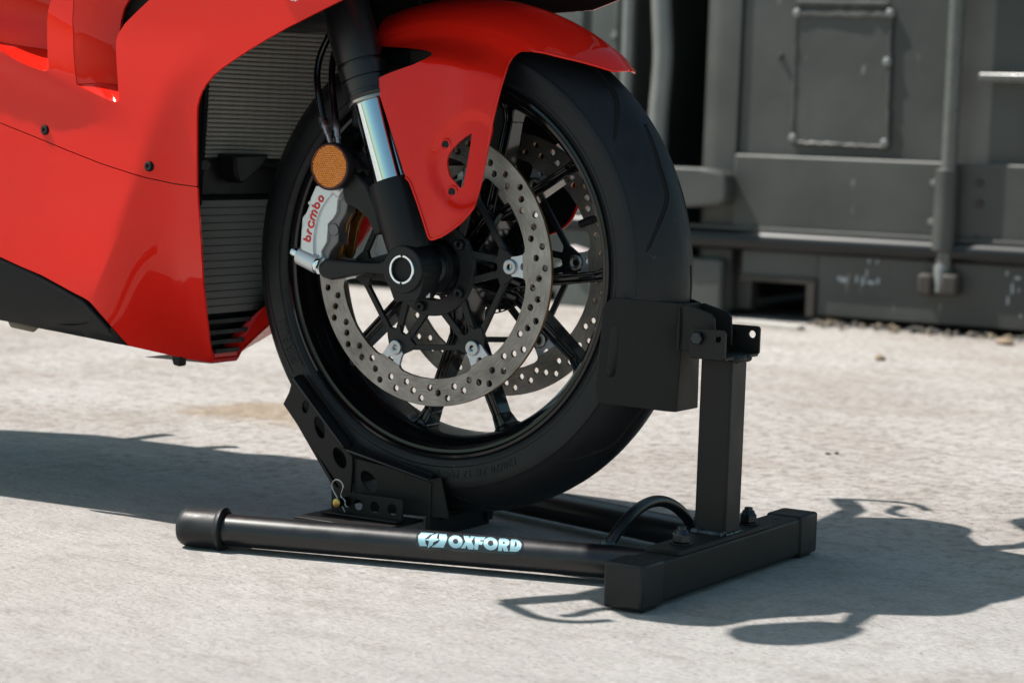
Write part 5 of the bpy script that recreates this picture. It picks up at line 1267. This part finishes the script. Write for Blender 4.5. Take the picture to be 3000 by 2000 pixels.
# ramp plates the tyre sits on
rp_ = [(-.234, .150), (-.157, .054), (.004, .036)]
for (x0_, z0_), (x1_, z1_) in zip(rp_, rp_[1:]):
    t = Vector((x1_-x0_, 0, z1_-z0_)).normalized(); n_ = Vector((-t.z, 0, t.x)); n_ = n_ if n_.z > 0 else -n_
    q = [Vector((x0_, -.042, z0_)), Vector((x1_, -.042, z1_)), Vector((x1_, .042, z1_)), Vector((x0_, .042, z0_))]
    obj('ramp_plate', M().add(q+[v-n_*.004 for v in q], [(0, 1, 2, 3), (7, 6, 5, 4), (0, 4, 5, 1), (1, 5, 6, 2), (2, 6, 7, 3), (3, 7, 4, 0)]), POWD, cradle)
q = M().box((-.004, -.070, .012), (.000, .070, .040)); obj('cross_plate', q, POWD, cradle, bevel=.001)
for s in (-1, 1): obj('end_plate', M().box((.000, s*.0715, .018), (.004, s*.058, .082)), POWD, cradle, bevel=.001)
# hinge bracket with three adjusting holes, brass pin and R clip
hY = .100
hp = [(970, 1434), (975, 1431), (1002, 1434), (1012, 1441), (1168, 1462), (1177, 1465), (1180, 1472), (1177, 1526), (1011, 1502), (970, 1496)]
for s in (-1, 1):
    mb = M().sheet(crad(hp, -hY), [[(cx_+.0062*math.cos(2*PI*k/20), cz_+.0066*math.sin(2*PI*k/20)) for k in range(20)] for cx_, cz_ in [crad([c_], -hY)[0] for c_ in ((1048.5, 1479), (1097.5, 1486), (1148.5, 1493))]],
                   lambda u, v: Vector((u, s*hY, v)), lambda u, v: Vector((u, s*(hY-.003), v)))
    hg = obj('hinge_bracket', mb, POWD, stand, bevel=.0008)
    L_ = crad([(968, 1494), (1012, 1500), (1179, 1524)], -hY); z_ = L_[0][1]-.001
    obj('bracket_foot', M().box((L_[0][0]-.004, s*(hY-.002), .0345), (L_[2][0]+.002, s*(hY+.016), .0375)), POWD, hg, bevel=.0012)
    obj('bracket_web', M().box((L_[0][0]-.018, s*.060, .0300), (L_[2][0]+.004, s*.150, .0335)), POWD, hg, bevel=.001)
p = PY(985, 1473, -.122)
pin = M(); pin.cyl((p.x, -.122, p.z), (p.x, .10, p.z), .0056, seg=28); pn = obj('hitch_pin', pin, DKSTEEL, stand, bevel=.0005)
obj('pin_face', M().lathe([(.0001, -.0006), (.0042, -.0006), (.0054, .0002), (.0056, .0012)], (p.x, -.1222, p.z), 28, False), BRASS, pn)
cl = [(1006, 1500), (1000, 1478), (990, 1460), (980, 1442), (973, 1425), (975, 1413), (983, 1405), (992, 1405), (1001, 1412), (1006, 1424), (1003, 1437), (999, 1450), (1003, 1458), (1010, 1465), (1011, 1476), (1015, 1483), (1021, 1485)]
P_ = [PY(a, b, -.1145 if i < 4 else -.112) for i, (a, b) in enumerate(cl)]; P_[0].y = -.112
obj('r_clip', M().tube(catmull(P_, 5), .00095, 8), WIRE, pn)
